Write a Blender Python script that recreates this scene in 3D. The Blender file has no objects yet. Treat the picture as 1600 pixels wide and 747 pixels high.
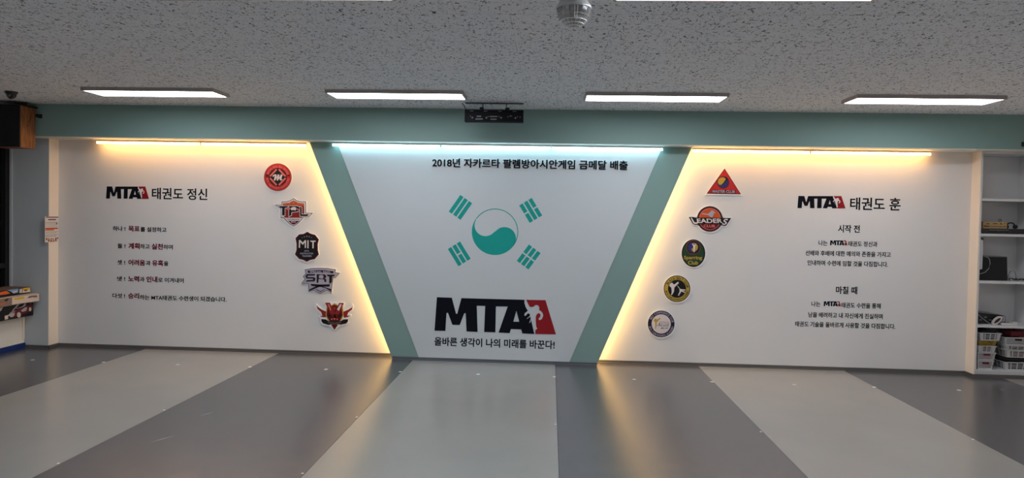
import bpy, bmesh, math, random
import numpy as np
from mathutils import Vector, Matrix
from mathutils.geometry import tessellate_polygon

random.seed(7)
C = bpy.context.scene.collection
SC = bpy.context.scene
PI = math.pi

# ------------------------------------------------------------------ camera
F_PX, PPX, PPY = 1062.7, 800.6, 360.7          # focal length and principal point, in a 1600 x 747 frame
YAW, PIT, ROL = 0.0549, 0.0230, 0.0194
CAM = np.array([0.591, -7.479, 1.636])

def ray(u, v):
    a, b = u - PPX, v - PPY
    c, s = math.cos(ROL), math.sin(ROL)
    u2, v2 = a*c + b*s, -a*s + b*c
    x, y2, z2 = u2/F_PX, 1.0, -v2/F_PX
    c, s = math.cos(PIT), math.sin(PIT)
    y, z = y2*c + z2*s, -y2*s + z2*c
    c, s = math.cos(YAW), math.sin(YAW)
    return np.array([x*c - y*s, x*s + y*c, z])
def at(u, v, Y):                                # point of the wall plane y = Y seen at photo pixel (u, v)
    d = ray(u, v); t = (Y - CAM[1])/d[1]; p = CAM + t*d
    return (float(p[0]), float(p[2]))
def atx(u, v, X):                               # point (y, z) of the plane x = X
    d = ray(u, v); t = (X - CAM[0])/d[0]; p = CAM + t*d
    return (float(p[1]), float(p[2]))

fw = ray(PPX, PPY); rt = ray(PPX+1000, PPY) - fw; up = fw - ray(PPX, PPY+1000)
fw, rt, up = [v/np.linalg.norm(v) for v in (fw, rt, up)]
cam_d = bpy.data.cameras.new('camera'); cam = bpy.data.objects.new('camera', cam_d); C.objects.link(cam)
M = Matrix.Identity(4)
for i in range(3):
    M[i][0], M[i][1], M[i][2], M[i][3] = rt[i], up[i], -fw[i], CAM[i]
cam.matrix_world = M
cam_d.sensor_fit = 'HORIZONTAL'; cam_d.sensor_width = 36; cam_d.lens = F_PX/1600*36
cam_d.shift_x = -(PPX - 800)/1600; cam_d.shift_y = (PPY - 373.5)/1600
cam_d.clip_start = .05; cam_d.clip_end = 100
SC.camera = cam

# ------------------------------------------------------------------ world, exposure
w = bpy.data.worlds.new('world'); SC.world = w; w.use_nodes = True
w.node_tree.nodes['Background'].inputs[0].default_value = (.010, .012, .016, 1)   # night outside
SC.view_settings.view_transform = 'Standard'
SC.view_settings.look = 'None'
SC.view_settings.gamma = 1
SC.view_settings.use_curve_mapping = False
SC.view_settings.exposure = 0.38
SC.cycles.max_bounces = 8; SC.cycles.diffuse_bounces = 5
SC.cycles.sample_clamp_indirect = 6
try:
    SC.cycles.use_denoising = True; SC.cycles.denoiser = 'OPENIMAGEDENOISE'
except Exception: pass
# strengths of the lamps (each lamp's emission is set in its builder)
PANEL = (0.89, 0.925, 1.0, 10.5)
WARM = (1.0, 0.52, 0.17, 18.0)
COOL = (0.44, 0.85, 1.0, 9.0)
STRIP = (1.0, 0.56, 0.18, 26.0)

# ------------------------------------------------------------------ helpers
def lin(c):
    return tuple(((v/255)/12.92 if v/255 <= .04045 else ((v/255+.055)/1.055)**2.4) for v in c)
def mat(name, col, rough=.6, metal=0, spec=.5, noise=0, nscale=40, bump=0, bscale=200, emit=None, trans=0, ior=1.45, coat=0):
    m = bpy.data.materials.new(name); m.use_nodes = True
    nt = m.node_tree; b = nt.nodes['Principled BSDF']
    b.inputs['Base Color'].default_value = (*col, 1); b.inputs['Roughness'].default_value = rough
    b.inputs['Metallic'].default_value = metal; b.inputs['Specular IOR Level'].default_value = spec
    b.inputs['IOR'].default_value = ior; b.inputs['Transmission Weight'].default_value = trans
    b.inputs['Coat Weight'].default_value = coat
    if emit:
        b.inputs['Emission Color'].default_value = (*emit[:3], 1); b.inputs['Emission Strength'].default_value = emit[3]
    tc = nt.nodes.new('ShaderNodeTexCoord')
    if noise:
        n = nt.nodes.new('ShaderNodeTexNoise'); n.inputs['Scale'].default_value = nscale; n.inputs['Detail'].default_value = 4
        nt.links.new(tc.outputs['Object'], n.inputs['Vector'])
        r = nt.nodes.new('ShaderNodeMapRange'); r.inputs['To Min'].default_value = 1-noise; r.inputs['To Max'].default_value = 1+noise
        nt.links.new(n.outputs['Fac'], r.inputs['Value'])
        mx = nt.nodes.new('ShaderNodeVectorMath'); mx.operation = 'SCALE'; mx.inputs[0].default_value = col
        nt.links.new(r.outputs['Result'], mx.inputs['Scale']); nt.links.new(mx.outputs['Vector'], b.inputs['Base Color'])
    if bump:
        n = nt.nodes.new('ShaderNodeTexNoise'); n.inputs['Scale'].default_value = bscale; n.inputs['Detail'].default_value = 3
        nt.links.new(tc.outputs['Object'], n.inputs['Vector'])
        bp = nt.nodes.new('ShaderNodeBump'); bp.inputs['Strength'].default_value = bump; bp.inputs['Distance'].default_value = .002
        nt.links.new(n.outputs['Fac'], bp.inputs['Height']); nt.links.new(bp.outputs['Normal'], b.inputs['Normal'])
    return m

class MB:
    """collects shapes, links them as ONE mesh object"""
    def __init__(s): s.v = []; s.f = []; s.mi = []
    def add(s, vs, fs, mi=0):
        o = len(s.v); s.v += [tuple(p) for p in vs]
        for f in fs: s.f.append([o+i for i in f]); s.mi.append(mi)
        return s
    def box(s, x0, x1, y0, y1, z0, z1, mi=0):
        vs = [(x, y, z) for z in (z0, z1) for y in (y0, y1) for x in (x0, x1)]
        return s.add(vs, [(0,2,3,1),(4,5,7,6),(0,1,5,4),(2,6,7,3),(0,4,6,2),(1,3,7,5)], mi)
    def rbox(s, x0, x1, y0, y1, z0, z1, r=.004, mi=0):        # box with chamfered edges
        bm = bmesh.new(); bmesh.ops.create_cube(bm, size=1)
        for v in bm.verts:
            v.co = Vector(((x0+x1)/2+v.co.x*(x1-x0), (y0+y1)/2+v.co.y*(y1-y0), (z0+z1)/2+v.co.z*(z1-z0)))
        r = min(r, .45*min(x1-x0, y1-y0, z1-z0))
        bmesh.ops.bevel(bm, geom=bm.edges[:], offset=r, segments=2, affect='EDGES', profile=.6)
        bm.verts.index_update()
        s.add([v.co[:] for v in bm.verts], [[v.index for v in f.verts] for f in bm.faces], mi); bm.free(); return s
    def prism(s, loops, a0, a1, axis='y', mi=0, mside=None):  # loops: outer, then holes; (p, q) pairs; extruded from a0 to a1
        def P(p, a): return (p[0], a, p[1]) if axis == 'y' else ((a, p[0], p[1]) if axis == 'x' else (p[0], p[1], a))
        flat = [p for l in loops for p in l]
        tris = tessellate_polygon([[Vector((p[0], p[1], 0)) for p in l] for l in loops])
        n = len(flat); area = sum(flat[t[0]][0]*(flat[t[1]][1]-flat[t[2]][1])+flat[t[1]][0]*(flat[t[2]][1]-flat[t[0]][1])+flat[t[2]][0]*(flat[t[0]][1]-flat[t[1]][1]) for t in tris)
        s.add([P(p, a0) for p in flat], [tuple(t) for t in tris], mi)
        s.add([P(p, a1) for p in flat], [tuple(t) for t in tris], mi)
        o = 0
        for l in loops:
            k = len(l)
            s.add([P(p, a0) for p in l] + [P(p, a1) for p in l], [(i, (i+1) % k, k+(i+1) % k, k+i) for i in range(k)], mi if mside is None else mside)
        return s
    def lathe(s, prof, c, n=24, axis='z', mi=0, cap=True):    # prof: (radius, height)
        o = []
        for r, h in prof:
            for i in range(n):
                a = 2*PI*i/n; x, y = r*math.cos(a), r*math.sin(a)
                p = (x, y, h) if axis == 'z' else ((x, h, y) if axis == 'y' else (h, x, y))
                o.append((c[0]+p[0], c[1]+p[1], c[2]+p[2]))
        fs = [(k*n+i, k*n+(i+1) % n, (k+1)*n+(i+1) % n, (k+1)*n+i) for k in range(len(prof)-1) for i in range(n)]
        if cap: fs += [tuple(range(n))[::-1], tuple(range((len(prof)-1)*n, len(prof)*n))]
        return s.add(o, fs, mi)
    def tube(s, path, r, n=8, mi=0):
        P = [Vector(p) for p in path]; vs = []
        for i, p in enumerate(P):
            t = (P[min(i+1, len(P)-1)] - P[max(i-1, 0)]).normalized()
            a = t.cross(Vector((0, 0, 1)) if abs(t.z) < .9 else Vector((1, 0, 0))).normalized(); b = t.cross(a)
            for k in range(n):
                q = 2*PI*k/n; vs.append(tuple(p + r*(math.cos(q)*a + math.sin(q)*b)))
        m = len(P)
        fs = [(i*n+k, i*n+(k+1) % n, (i+1)*n+(k+1) % n, (i+1)*n+k) for i in range(m-1) for k in range(n)]
        fs += [tuple(range(n))[::-1], tuple(range((m-1)*n, m*n))]
        return s.add(vs, fs, mi)
    def build(s, name, mats, parent=None, loc=None, smooth=False):
        me = bpy.data.meshes.new(name)
        L = Vector(loc) if loc is not None else (Vector(parent.location) if parent is not None else Vector((0, 0, 0)))
        me.from_pydata([tuple(Vector(p)-L) for p in s.v], [], s.f)
        if not isinstance(mats, (list, tuple)): mats = [mats]
        for m in mats: me.materials.append(m)
        me.polygons.foreach_set('material_index', s.mi)
        bm = bmesh.new(); bm.from_mesh(me); bmesh.ops.remove_doubles(bm, verts=bm.verts, dist=1e-6)
        bmesh.ops.recalc_face_normals(bm, faces=bm.faces); bm.to_mesh(me); bm.free()
        if smooth:
            me.shade_smooth()
            try: me.set_sharp_from_angle(angle=math.radians(35))
            except Exception: pass
        me.update()
        o = bpy.data.objects.new(name, me); C.objects.link(o)
        if parent is not None: o.parent = parent
        else: o.location = L
        return o
def tag(o, label, cat, group=None, kind=None):
    o['label'] = label; o['category'] = cat
    if group: o['group'] = group
    if kind: o['kind'] = kind
    return o
ORIG = {}
def thing(name, label, cat, loc, group=None):
    o = bpy.data.objects.new(name, None); C.objects.link(o); o.location = loc; o.empty_display_size = .05
    return tag(o, label, cat, group)
def struct(name, mb, m, label, cat, smooth=False):
    return tag(mb.build(name, m, smooth=smooth), label, cat, kind='structure')
def circ(cx, cz, r, n=48, a0=0, a1=2*PI, rz=None):
    rz = rz or r; full = abs(a1-a0-2*PI) < 1e-6
    return [(cx+r*math.cos(a0+(a1-a0)*i/(n if full else n-1)), cz+rz*math.sin(a0+(a1-a0)*i/(n if full else n-1))) for i in range(n)]
_glyph = {}
def glyphs(body, bold=0.0):
    """2D triangles of a line of lettering, font size 1: (verts Nx2, tris, boundary edges)"""
    key = (body, bold)
    if key in _glyph: return _glyph[key]
    if bold > .007:                              # heavy strokes: overlapping copies, nudged round a small circle
        vs, fs, ed = glyphs(body, .006); n = len(vs); V, F, E_ = [], [], []; d = bold-.006
        for k in range(8):
            a = PI/4*k; V += [(x+d*math.cos(a), y+d*.8*math.sin(a)) for x, y in vs]
            F += [tuple(i+n*k for i in f) for f in fs]; E_ += [(i+n*k, j+n*k) for i, j in ed]
        _glyph[key] = (V, F, E_); return _glyph[key]
    cu = bpy.data.curves.new('lettering', 'FONT'); cu.body = body; cu.size = 1; cu.offset = bold; cu.resolution_u = 4
    o = bpy.data.objects.new('lettering', cu); C.objects.link(o)
    bpy.context.view_layer.update()
    dg = bpy.context.evaluated_depsgraph_get(); me = bpy.data.meshes.new_from_object(o.evaluated_get(dg), depsgraph=dg)
    vs = [(v.co.x, v.co.y) for v in me.vertices]; fs = [tuple(p.vertices) for p in me.polygons]
    cnt = {}
    for f in fs:
        for i in range(len(f)):
            e = tuple(sorted((f[i], f[(i+1) % len(f)]))); cnt[e] = cnt.get(e, 0)+1
    ed = [e for e, k in cnt.items() if k == 1]
    C.objects.unlink(o); bpy.data.objects.remove(o); bpy.data.curves.remove(cu); bpy.data.meshes.remove(me)
    _glyph[key] = (vs, fs, ed); return _glyph[key]
def put_text(mb, body, fn, y0, y1, bold=0.0, mi=0, mside=None):
    """adds lettering to mb: fn maps (x, y) of the font to (x, z) of the wall; from depth y0 (back) to y1 (front)"""
    vs, fs, ed = glyphs(body, bold); q = [fn(*p) for p in vs]; n = len(q); per = max(1, n//8) if bold > .007 else n
    mb.add([(x, y1-2e-5*(i//per), z) for i, (x, z) in enumerate(q)], fs, mi)
    if abs(y0-y1) > 1e-5:
        mb.add([(x, y0, z) for x, z in q] + [(x, y1, z) for x, z in q], [(a, b, n+b, n+a) for a, b in ed], mi if mside is None else mside)
    return mb
def fit(body, x0, x1, zc, em, bold=0.0, shear=0.0):
    vs, _, _ = glyphs(body, bold)
    xs = [p[0]+shear*p[1] for p in vs]; a, b = min(xs), max(xs)
    return lambda x, y: (x0 + (x+shear*y-a)/(b-a)*(x1-x0), zc + (y-.36)*em)
def fit_caps(body, x0, x1, z0, z1, bold=0.0, shear=0.0):      # fits the ink box
    vs, _, _ = glyphs(body, bold)
    xs = [p[0]+shear*p[1] for p in vs]; ys = [p[1] for p in vs]; a, b, c, d = min(xs), max(xs), min(ys), max(ys)
    return lambda x, y: (x0 + (x+shear*y-a)/(b-a)*(x1-x0), z0 + (y-c)/(d-c)*(z1-z0))
def arc_text(mb, body, cx, cz, r, h, a_mid, span, y, mi=0, bottom=False, bold=.01):
    """letters on a circle, a_mid in degrees (90 = top); bottom: letters read left to right along the lower arc"""
    wd = []
    for ch in body:
        if ch == ' ': wd.append(.35)
        else:
            vs = glyphs(ch, bold)[0]; wd.append(max(p[0] for p in vs)-min(p[0] for p in vs)+.10)
    tot = sum(wd); acc = 0
    for ch, k in zip(body, wd):
        f = (acc+k/2)/tot - .5; acc += k
        if ch == ' ': continue
        ang = math.radians(a_mid + (f*span if bottom else -f*span))
        rot = ang - PI/2 if not bottom else ang + PI/2
        vs = glyphs(ch, bold)[0]; x0 = min(p[0] for p in vs); x1 = max(p[0] for p in vs)
        wch = math.radians(span)*r*(k-.10)/tot; sx = wch/max(x1-x0, .05); sz = h/.72
        def fn(x, yy, ang=ang, rot=rot, x0=x0, x1=x1, sx=sx, sz=sz):
            px, pz = (x-(x0+x1)/2)*sx, (yy-.36)*sz
            return (cx + r*math.cos(ang) + px*math.cos(rot)-pz*math.sin(rot), cz + r*math.sin(ang) + px*math.sin(rot)+pz*math.cos(rot))
        put_text(mb, ch, fn, y, y, bold, mi)
    return mb
def crop(x0, y0, s, Y):                          # readings taken in an enlarged detail of the photograph -> metres on the wall
    return lambda pts: [at(x0+p[0]/s, y0+p[1]/s, Y) for p in pts]

# ------------------------------------------------------------------ dimensions of the room (metres)
H, HB = 2.768, 2.408                # ceiling, underside of the green header
YH, YS = -0.197, 0.150              # header face, recessed side panels (centre panel and piers at y = 0)
JL, JR = -5.1325, 5.1334            # recess sides
AT, AB, BT, BB = 2.109, 1.1327, 1.795, .8273
XL, XR, YB = -5.60, 5.80, -10.0
LOW = .385                          # low wall under the window

# ------------------------------------------------------------------ materials of the room
white_wall = mat('white_wallpaper', (.80, .785, .765), .75, spec=.25, noise=.02, nscale=3, bump=.08, bscale=350)
white_panel = mat('white_board', (.64, .675, .69), .6, spec=.3, noise=.015, nscale=3)
green = mat('sage_green_paint', (.255, .385, .35), .6, spec=.3, noise=.03, nscale=5, bump=.06, bscale=300)
pier_grey = mat('blue_grey_paint', (.58, .61, .62), .7, spec=.25, noise=.04, nscale=6, bump=.1, bscale=250)
cream = mat('cream_board', (.90, .80, .68), .55, spec=.3, noise=.02, nscale=5)
soffit_m = mat('pale_soffit', (.80, .79, .72), .7, spec=.2)
skirt = mat('taupe_vinyl_skirting', (.10, .095, .09), .4, spec=.5)
skirt_grey = mat('grey_vinyl_skirting', (.10, .108, .115), .4, spec=.5)
room_wall = mat('off_white_wall', (.82, .81, .80), .8, spec=.2, noise=.03, nscale=2)
blue_skirt = mat('blue_skirting', (.010, .035, .17), .45)
sub_floor = mat('concrete_floor', (.2, .2, .2), .8, noise=.1, nscale=8)

def ceiling_mat():
    m = bpy.data.materials.new('fissured_mineral_tiles'); m.use_nodes = True; nt = m.node_tree; b = nt.nodes['Principled BSDF']
    N = nt.nodes.new; L = nt.links.new
    tc = N('ShaderNodeTexCoord')
    mp = N('ShaderNodeMapping'); mp.inputs['Scale'].default_value = (1.0, .62, 1.0); L(tc.outputs['Object'], mp.inputs['Vector'])
    nz = N('ShaderNodeTexNoise'); nz.inputs['Scale'].default_value = 58; nz.inputs['Detail'].default_value = 3.5; nz.inputs['Roughness'].default_value = .55; nz.inputs['Distortion'].default_value = .9
    L(mp.outputs['Vector'], nz.inputs['Vector'])
    r1 = N('ShaderNodeMapRange'); r1.inputs['From Min'].default_value = .585; r1.inputs['From Max'].default_value = .635; L(nz.outputs['Fac'], r1.inputs['Value'])
    nz2 = N('ShaderNodeTexNoise'); nz2.inputs['Scale'].default_value = 150; nz2.inputs['Detail'].default_value = 2; L(mp.outputs['Vector'], nz2.inputs['Vector'])
    r2 = N('ShaderNodeMapRange'); r2.inputs['From Min'].default_value = .62; r2.inputs['From Max'].default_value = .68; L(nz2.outputs['Fac'], r2.inputs['Value'])
    mx = N('ShaderNodeMath'); mx.operation = 'MAXIMUM'; L(r1.outputs['Result'], mx.inputs[0])
    r2b = N('ShaderNodeMath'); r2b.operation = 'MULTIPLY'; r2b.inputs[1].default_value = .6; L(r2.outputs['Result'], r2b.inputs[0]); L(r2b.outputs[0], mx.inputs[1])
    mp2 = N('ShaderNodeMapping'); mp2.inputs['Location'].default_value = (-.0407+.3, 3.628+.3, 0); L(tc.outputs['Object'], mp2.inputs['Vector'])
    br = N('ShaderNodeTexBrick'); br.inputs['Scale'].default_value = 1; br.inputs['Brick Width'].default_value = .6; br.inputs['Row Height'].default_value = .3
    br.inputs['Mortar Size'].default_value = .0016; br.inputs['Mortar Smooth'].default_value = .3; br.offset = .5; br.offset_frequency = 2
    L(mp2.outputs['Vector'], br.inputs['Vector'])
    jm = N('ShaderNodeMath'); jm.operation = 'MULTIPLY'; jm.inputs[1].default_value = .6; L(br.outputs['Fac'], jm.inputs[0])
    mx2 = N('ShaderNodeMath'); mx2.operation = 'MAXIMUM'; L(mx.outputs[0], mx2.inputs[0]); L(jm.outputs[0], mx2.inputs[1])
    cm = N('ShaderNodeMix'); cm.data_type = 'RGBA'; L(mx2.outputs[0], cm.inputs['Factor'])
    cm.inputs['A'].default_value = (.83, .86, .90, 1); cm.inputs['B'].default_value = (.11, .11, .11, 1)
    L(cm.outputs['Result'], b.inputs['Base Color']); b.inputs['Roughness'].default_value = .9; b.inputs['Specular IOR Level'].default_value = .1
    bp = N('ShaderNodeBump'); bp.invert = True; bp.inputs['Strength'].default_value = .6; bp.inputs['Distance'].default_value = .004
    L(mx2.outputs[0], bp.inputs['Height']); L(bp.outputs['Normal'], b.inputs['Normal'])
    return m
def mat_floor(name, col):
    m = bpy.data.materials.new(name); m.use_nodes = True; nt = m.node_tree; b = nt.nodes['Principled BSDF']
    N = nt.nodes.new; L = nt.links.new; tc = N('ShaderNodeTexCoord')
    n1 = N('ShaderNodeTexNoise'); n1.inputs['Scale'].default_value = 1.6; n1.inputs['Detail'].default_value = 5; L(tc.outputs['Object'], n1.inputs['Vector'])
    r = N('ShaderNodeMapRange'); r.inputs['To Min'].default_value = .92; r.inputs['To Max'].default_value = 1.08; L(n1.outputs['Fac'], r.inputs['Value'])
    sc = N('ShaderNodeVectorMath'); sc.operation = 'SCALE'; sc.inputs[0].default_value = col; L(r.outputs['Result'], sc.inputs['Scale']); L(sc.outputs['Vector'], b.inputs['Base Color'])
    rr = N('ShaderNodeMapRange'); rr.inputs['To Min'].default_value = .235; rr.inputs['To Max'].default_value = .26; L(n1.outputs['Fac'], rr.inputs['Value']); L(rr.outputs['Result'], b.inputs['Roughness'])
    b.inputs['Specular IOR Level'].default_value = 1.0; b.inputs['IOR'].default_value = 1.65
    n2 = N('ShaderNodeTexNoise'); n2.inputs['Scale'].default_value = 420; n2.inputs['Detail'].default_value = 2; L(tc.outputs['Object'], n2.inputs['Vector'])
    bp = N('ShaderNodeBump'); bp.inputs['Strength'].default_value = .12; bp.inputs['Distance'].default_value = .001
    L(n2.outputs['Fac'], bp.inputs['Height']); L(bp.outputs['Normal'], b.inputs['Normal'])
    return m
mat_dark = mat_floor('dark_grey_mat', (.098, .097, .104))
mat_light = mat_floor('pale_grey_mat', (.34, .328, .305))

# ------------------------------------------------------------------ the room
struct('floor', MB().box(XL-.1, XR+.1, YB-.1, .6, -.12, -.02), sub_floor, 'bare floor under the sports mats', 'floor')
struct('ceiling', MB().box(XL-.1, XR+.1, YB-.1, .6, H, H+.1), ceiling_mat(), 'grey ceiling of fissured mineral tiles laid in staggered rows', 'ceiling')
struct('wall_rear', MB().box(XL-.1, XR+.1, YB-.1, YB, -.02, H), room_wall, 'plain off white wall at the back of the hall', 'wall')
struct('wall_right', MB().box(XR, XR+.1, YB, .55, -.02, H), room_wall, 'plain off white wall to the right', 'wall')
struct('wall_left', MB().box(XL-.1, XL, YB, -4.2, -.02, H).box(XL-.1, XL, -4.2, .05, -.02, LOW-.02).box(XL-.1, XL, -4.2, .05, 2.36, H), room_wall, 'left wall around the dark window', 'wall')
struct('wall_front_left', MB().box(JL-.05, -.9, YS, YS+.1, -.02, H), white_wall, 'recessed white wall panel left of the green centre', 'wall')
struct('wall_front_right', MB().box(.9, JR+.02, YS, YS+.1, -.02, H), white_wall, 'recessed white wall panel right of the green centre', 'wall')
struct('wall_front', MB().box(XL-.1, XR+.1, .45, .55, -.02, H), room_wall, 'masonry wall behind the panels', 'wall')
# left pier, blue grey, with its cream return
struct('wall_pier', MB().box(XL+.03, JL-.006, 0, .45, -.02, H), pier_grey, 'blue grey pier between the dark window and the white recess', 'wall')
struct('trim_1', MB().box(JL-.006, JL, -.002, YS, 0, HB), cream, 'cream board lining the left side of the recess', 'trim')
struct('trim_2', MB().box(JR, JR+.011, -.002, YS, 0, HB), cream, 'cream board lining the right side of the recess', 'trim')
# header
struct('trim_3', MB().box(XL, XR, YH, .2, HB+.004, H).box(XR-.001, XR, YH, YH+.01, HB+.004, H), green, 'long green header beam over the white wall', 'beam')
struct('trim_4', MB().box(XL, XR, YH+.002, YS, HB, HB+.004), soffit_m, 'pale underside of the green header', 'trim')
# raised centre panel: green trapezoid board on a set-back frame, white trapezoid on it
IN = .05
struct('wall_centre', MB().prism([[(-AB, 0), (AB, 0), (AT, HB), (-AT, HB)]], 0, .022, 'y')
       .prism([[(-AB+IN, 0), (AB-IN, 0), (AT-IN, HB), (-AT+IN, HB)]], .022, YS, 'y'), green, 'raised green centre board tapering towards the floor', 'wall')
struct('trim_5', MB().prism([[(-BB+.004, .002), (BB-.004, .002), (BT-.004, HB-.001), (-BT+.004, HB-.001)]], -.006, 0, 'y'), white_panel, 'white tapering panel in the middle of the green board', 'panel')
# skirting strips
def skirting(name, segs, m, label):
    mb = MB()
    for (x0, y0, x1, y1) in segs:
        if abs(y0-y1) < 1e-6:
            pr = [(y0, 0), (y0-.014, 0), (y0-.014, .008), (y0-.010, .012), (y0-.009, .032), (y0-.004, .037), (y0, .037)]
            mb.prism([pr], x0, x1, 'x')
        else:
            d = .012 if x0 < x1+1e-9 and (x1 > x0 or x0 < 0) else -.012
            mb.box(min(x0, x0+(d if d else .012)), max(x0, x0+d), min(y0, y1), max(y0, y1), 0, .037)
    struct(name, mb, m, label, 'skirting')
skirting('baseboard_left', [(-5.42, 0, JL+.012, 0), (JL, -.012, JL, YS), (JL, YS, -AB-.0, YS)], skirt, 'thin dark skirting along the left white panel')
skirting('baseboard_centre', [(-AB-.004, 0, AB+.004, 0)], skirt_grey, 'thin grey skirting under the green centre board')
skirting('baseboard_right', [(AB+.0, YS, JR, YS), (JR-.012, 0, XR-.01, 0)], skirt, 'thin dark skirting along the right white panel and shelves')
bpy.data.objects['baseboard_right'].data.update()
struct('baseboard_recess', MB().box(JR-.012, JR, 0, YS, 0, .037), skirt, 'short skirting return at the right side of the recess', 'skirting')
# low wall under the window, blue skirting, sill
struct('wall_low', MB().box(XL, -5.425, YB, -.0, -.02, LOW-.015).rbox(XL, -5.415, YB, -.0, LOW-.015, LOW, .004), mat('ivory_paint', (.86, .83, .76), .55, noise=.03, nscale=5), 'low ivory wall under the dark window', 'wall')
struct('baseboard_window', MB().box(-5.425, -5.408, YB, -.002, 0, .062), blue_skirt, 'blue skirting of the low ivory wall', 'skirting')
struct('trim_6', MB().rbox(-5.425, -5.413, -.03, -.004, .1, LOW-.015, .003), cream, 'thin cream cover strip at the end of the low wall', 'trim')
blk_metal = mat('black_window_metal', (.012, .012, .013), .35)
glass_dark = mat('dark_night_glass', (.004, .004, .005), .08, spec=.5)
wn = struct('window_1', MB().box(XL-.06, XL-.05, -4.2, .0, LOW-.02, 2.36), glass_dark, 'dark window at night behind the toy boxes', 'window')
fr = MB()
for y in (-4.2, -2.8, -1.4, -.06): fr.box(XL-.05, XL-.005, y, y+.055, LOW, 2.36)
for z in (LOW, .92, 2.30): fr.box(XL-.05, XL-.008, -4.2, -.005, z, z+.055)
fr.build('window_frame', blk_metal, wn)
struct('trim_7', MB().box(XL+.004, XL+.03, -.012, .03, LOW, 2.29), mat('pale_edge_strip', (.6, .6, .6), .5), 'pale edge strip between the dark window and the pier', 'trim')

# ------------------------------------------------------------------ floor mats, pinned down
S0, SW = -.9026, 1.584
def pin_disc(x, y, r=.011):
    return MB().lathe([(r, 0), (r, .0012), (r*.8, .002), (.3*r, .0022)], (x, y, 0), 16)
pin_m = mat('pale_plastic_plug', (.75, .72, .66), .4)
mats = [(-3, 'dark', 'dark grey floor mat at the far left, beside the low ivory wall'), (-2, 'light', 'pale grey floor mat left of the middle, ending under the five written rules'),
        (-1, 'dark', 'dark grey floor mat ending under the left green stripe'), (0, 'light', 'pale grey floor mat in the middle, under the large black logo'),
        (1, 'dark', 'dark grey floor mat ending under the right green stripe'), (2, 'light', 'pale grey floor mat ending under the right wall text'),
        (3, 'dark', 'dark grey floor mat ending in front of the shelf of baskets'), (4, 'light', 'pale grey floor mat, only a corner in view at the far right by the shelves')]
rows = [-.58, -2.16, -3.35, -4.6]
for k, c, lb in mats:
    x0, x1 = S0+k*SW+.0015, S0+(k+1)*SW-.0015
    x0 = max(x0, -5.405); x1 = min(x1, XR-.005)
    if x0 >= x1: continue
    top = []
    yy = lambda x: YS-.002 if JL+.0 < x < JR else -.002
    pts = [(x0, YB+.01), (x1, YB+.01), (x1, yy(x1))]
    for xb in (JR, JL):
        if x0 < xb < x1: pts += [(xb, yy(xb+.001)), (xb, yy(xb-.001))]
    pts += [(x0, yy(x0))]
    # leave out the footprint of the raised centre board
    def cut(pts):
        out = []
        for i in range(len(pts)):
            out.append(pts[i])
        return out
    mb = MB().prism([cut(pts)], -.02, 0, 'z')
    t = thing('floor_mat', lb, 'floor mat', ((x0+x1)/2, -3, -.02), 'striped floor mats')
    mb.build('mat_body', mat_dark if c == 'dark' else mat_light, t)
    xm = S0+(k+.5)*SW
    for i, y in enumerate(rows):
        if i == 0 and x0 < xm < x1-.1 and abs(k) < 4: pin_disc(xm, y-.012*(k > 1), .020).build('pin', pin_m, t)
        xs = S0+(k+1)*SW-.014
        if xs < x1+.02 and -3 <= k < 3: pin_disc(xs, y, .018 if i == 0 else .009).build('pin', pin_m, t)
scuff = mat('pale_scuff', (.34, .33, .33), .5)
for (u, v, L_, lb) in [(254, 686, .20, 'longer pale scuff mark on the dark mat left of the middle'), (323, 647, .13, 'short pale scuff mark on the dark mat left of the middle')]:
    d = ray(u, v); t_ = -CAM[2]/d[2]; p = CAM+t_*d
    a = math.radians(62)
    dx, dy = math.cos(a), math.sin(a)
    o = MB().prism([[(p[0]-dx*L_/2, p[1]-dy*L_/2), (p[0]+.006, p[1]-.004), (p[0]+dx*L_/2, p[1]+dy*L_/2), (p[0]-.006, p[1]+.004)]], .0001, .0006, 'z').build('scuff_mark', scuff, loc=(p[0], p[1], 0))
    tag(o, lb, 'scuff mark')

# ------------------------------------------------------------------ ceiling panels
frame_m = mat('grey_lamp_frame', (.42, .37, .35), .45, metal=.2)
diff_m = mat('lit_diffuser', (.9, .9, .9), .5, emit=PANEL)
def ceiling_light(x, y, label):
    t = thing('ceiling_light', label, 'ceiling light', (x, y, H), 'flat ceiling light panels')
    w_, d_, h_ = .643, .165, .032
    fr = MB()
    fr.prism([[(x-w_, y-d_), (x+w_, y-d_), (x+w_, y+d_), (x-w_, y+d_)], [(x-w_+.016, y-d_+.016), (x-w_+.016, y+d_-.016), (x+w_-.016, y+d_-.016), (x+w_-.016, y-d_+.016)]], H-h_, H-.0005, 'z')
    fr.build('frame', frame_m, t)
    MB().box(x-w_+.016, x+w_-.016, y-d_+.016, y+d_-.016, H-h_+.004, H-h_+.010).build('diffuser', diff_m, t)
    return t
LX = (-3.222, -.873, 1.532, 3.932)
front = ['leftmost light panel of the row beside the green header', 'second light panel from the left in the row beside the green header',
         'third light panel from the left in the row beside the green header', 'rightmost light panel of the row beside the green header']
for x, lb in zip(LX, front): ceiling_light(x, -1.095, 'flat white '+lb)
for x, lb in zip(LX, ['flat white light panel on the nearer ceiling at far left', 'flat white light panel cut by the top edge, left of the crystal lamp',
                      'flat white light panel cut by the top edge, right of the crystal lamp', 'flat white light panel on the nearer ceiling at far right']): ceiling_light(x, -4.125, lb)
for x, lb in zip(LX, ['left', 'centre left', 'centre right', 'right']): ceiling_light(x, -7.6, 'flat white light panel in the rear of the hall, '+lb)

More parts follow.
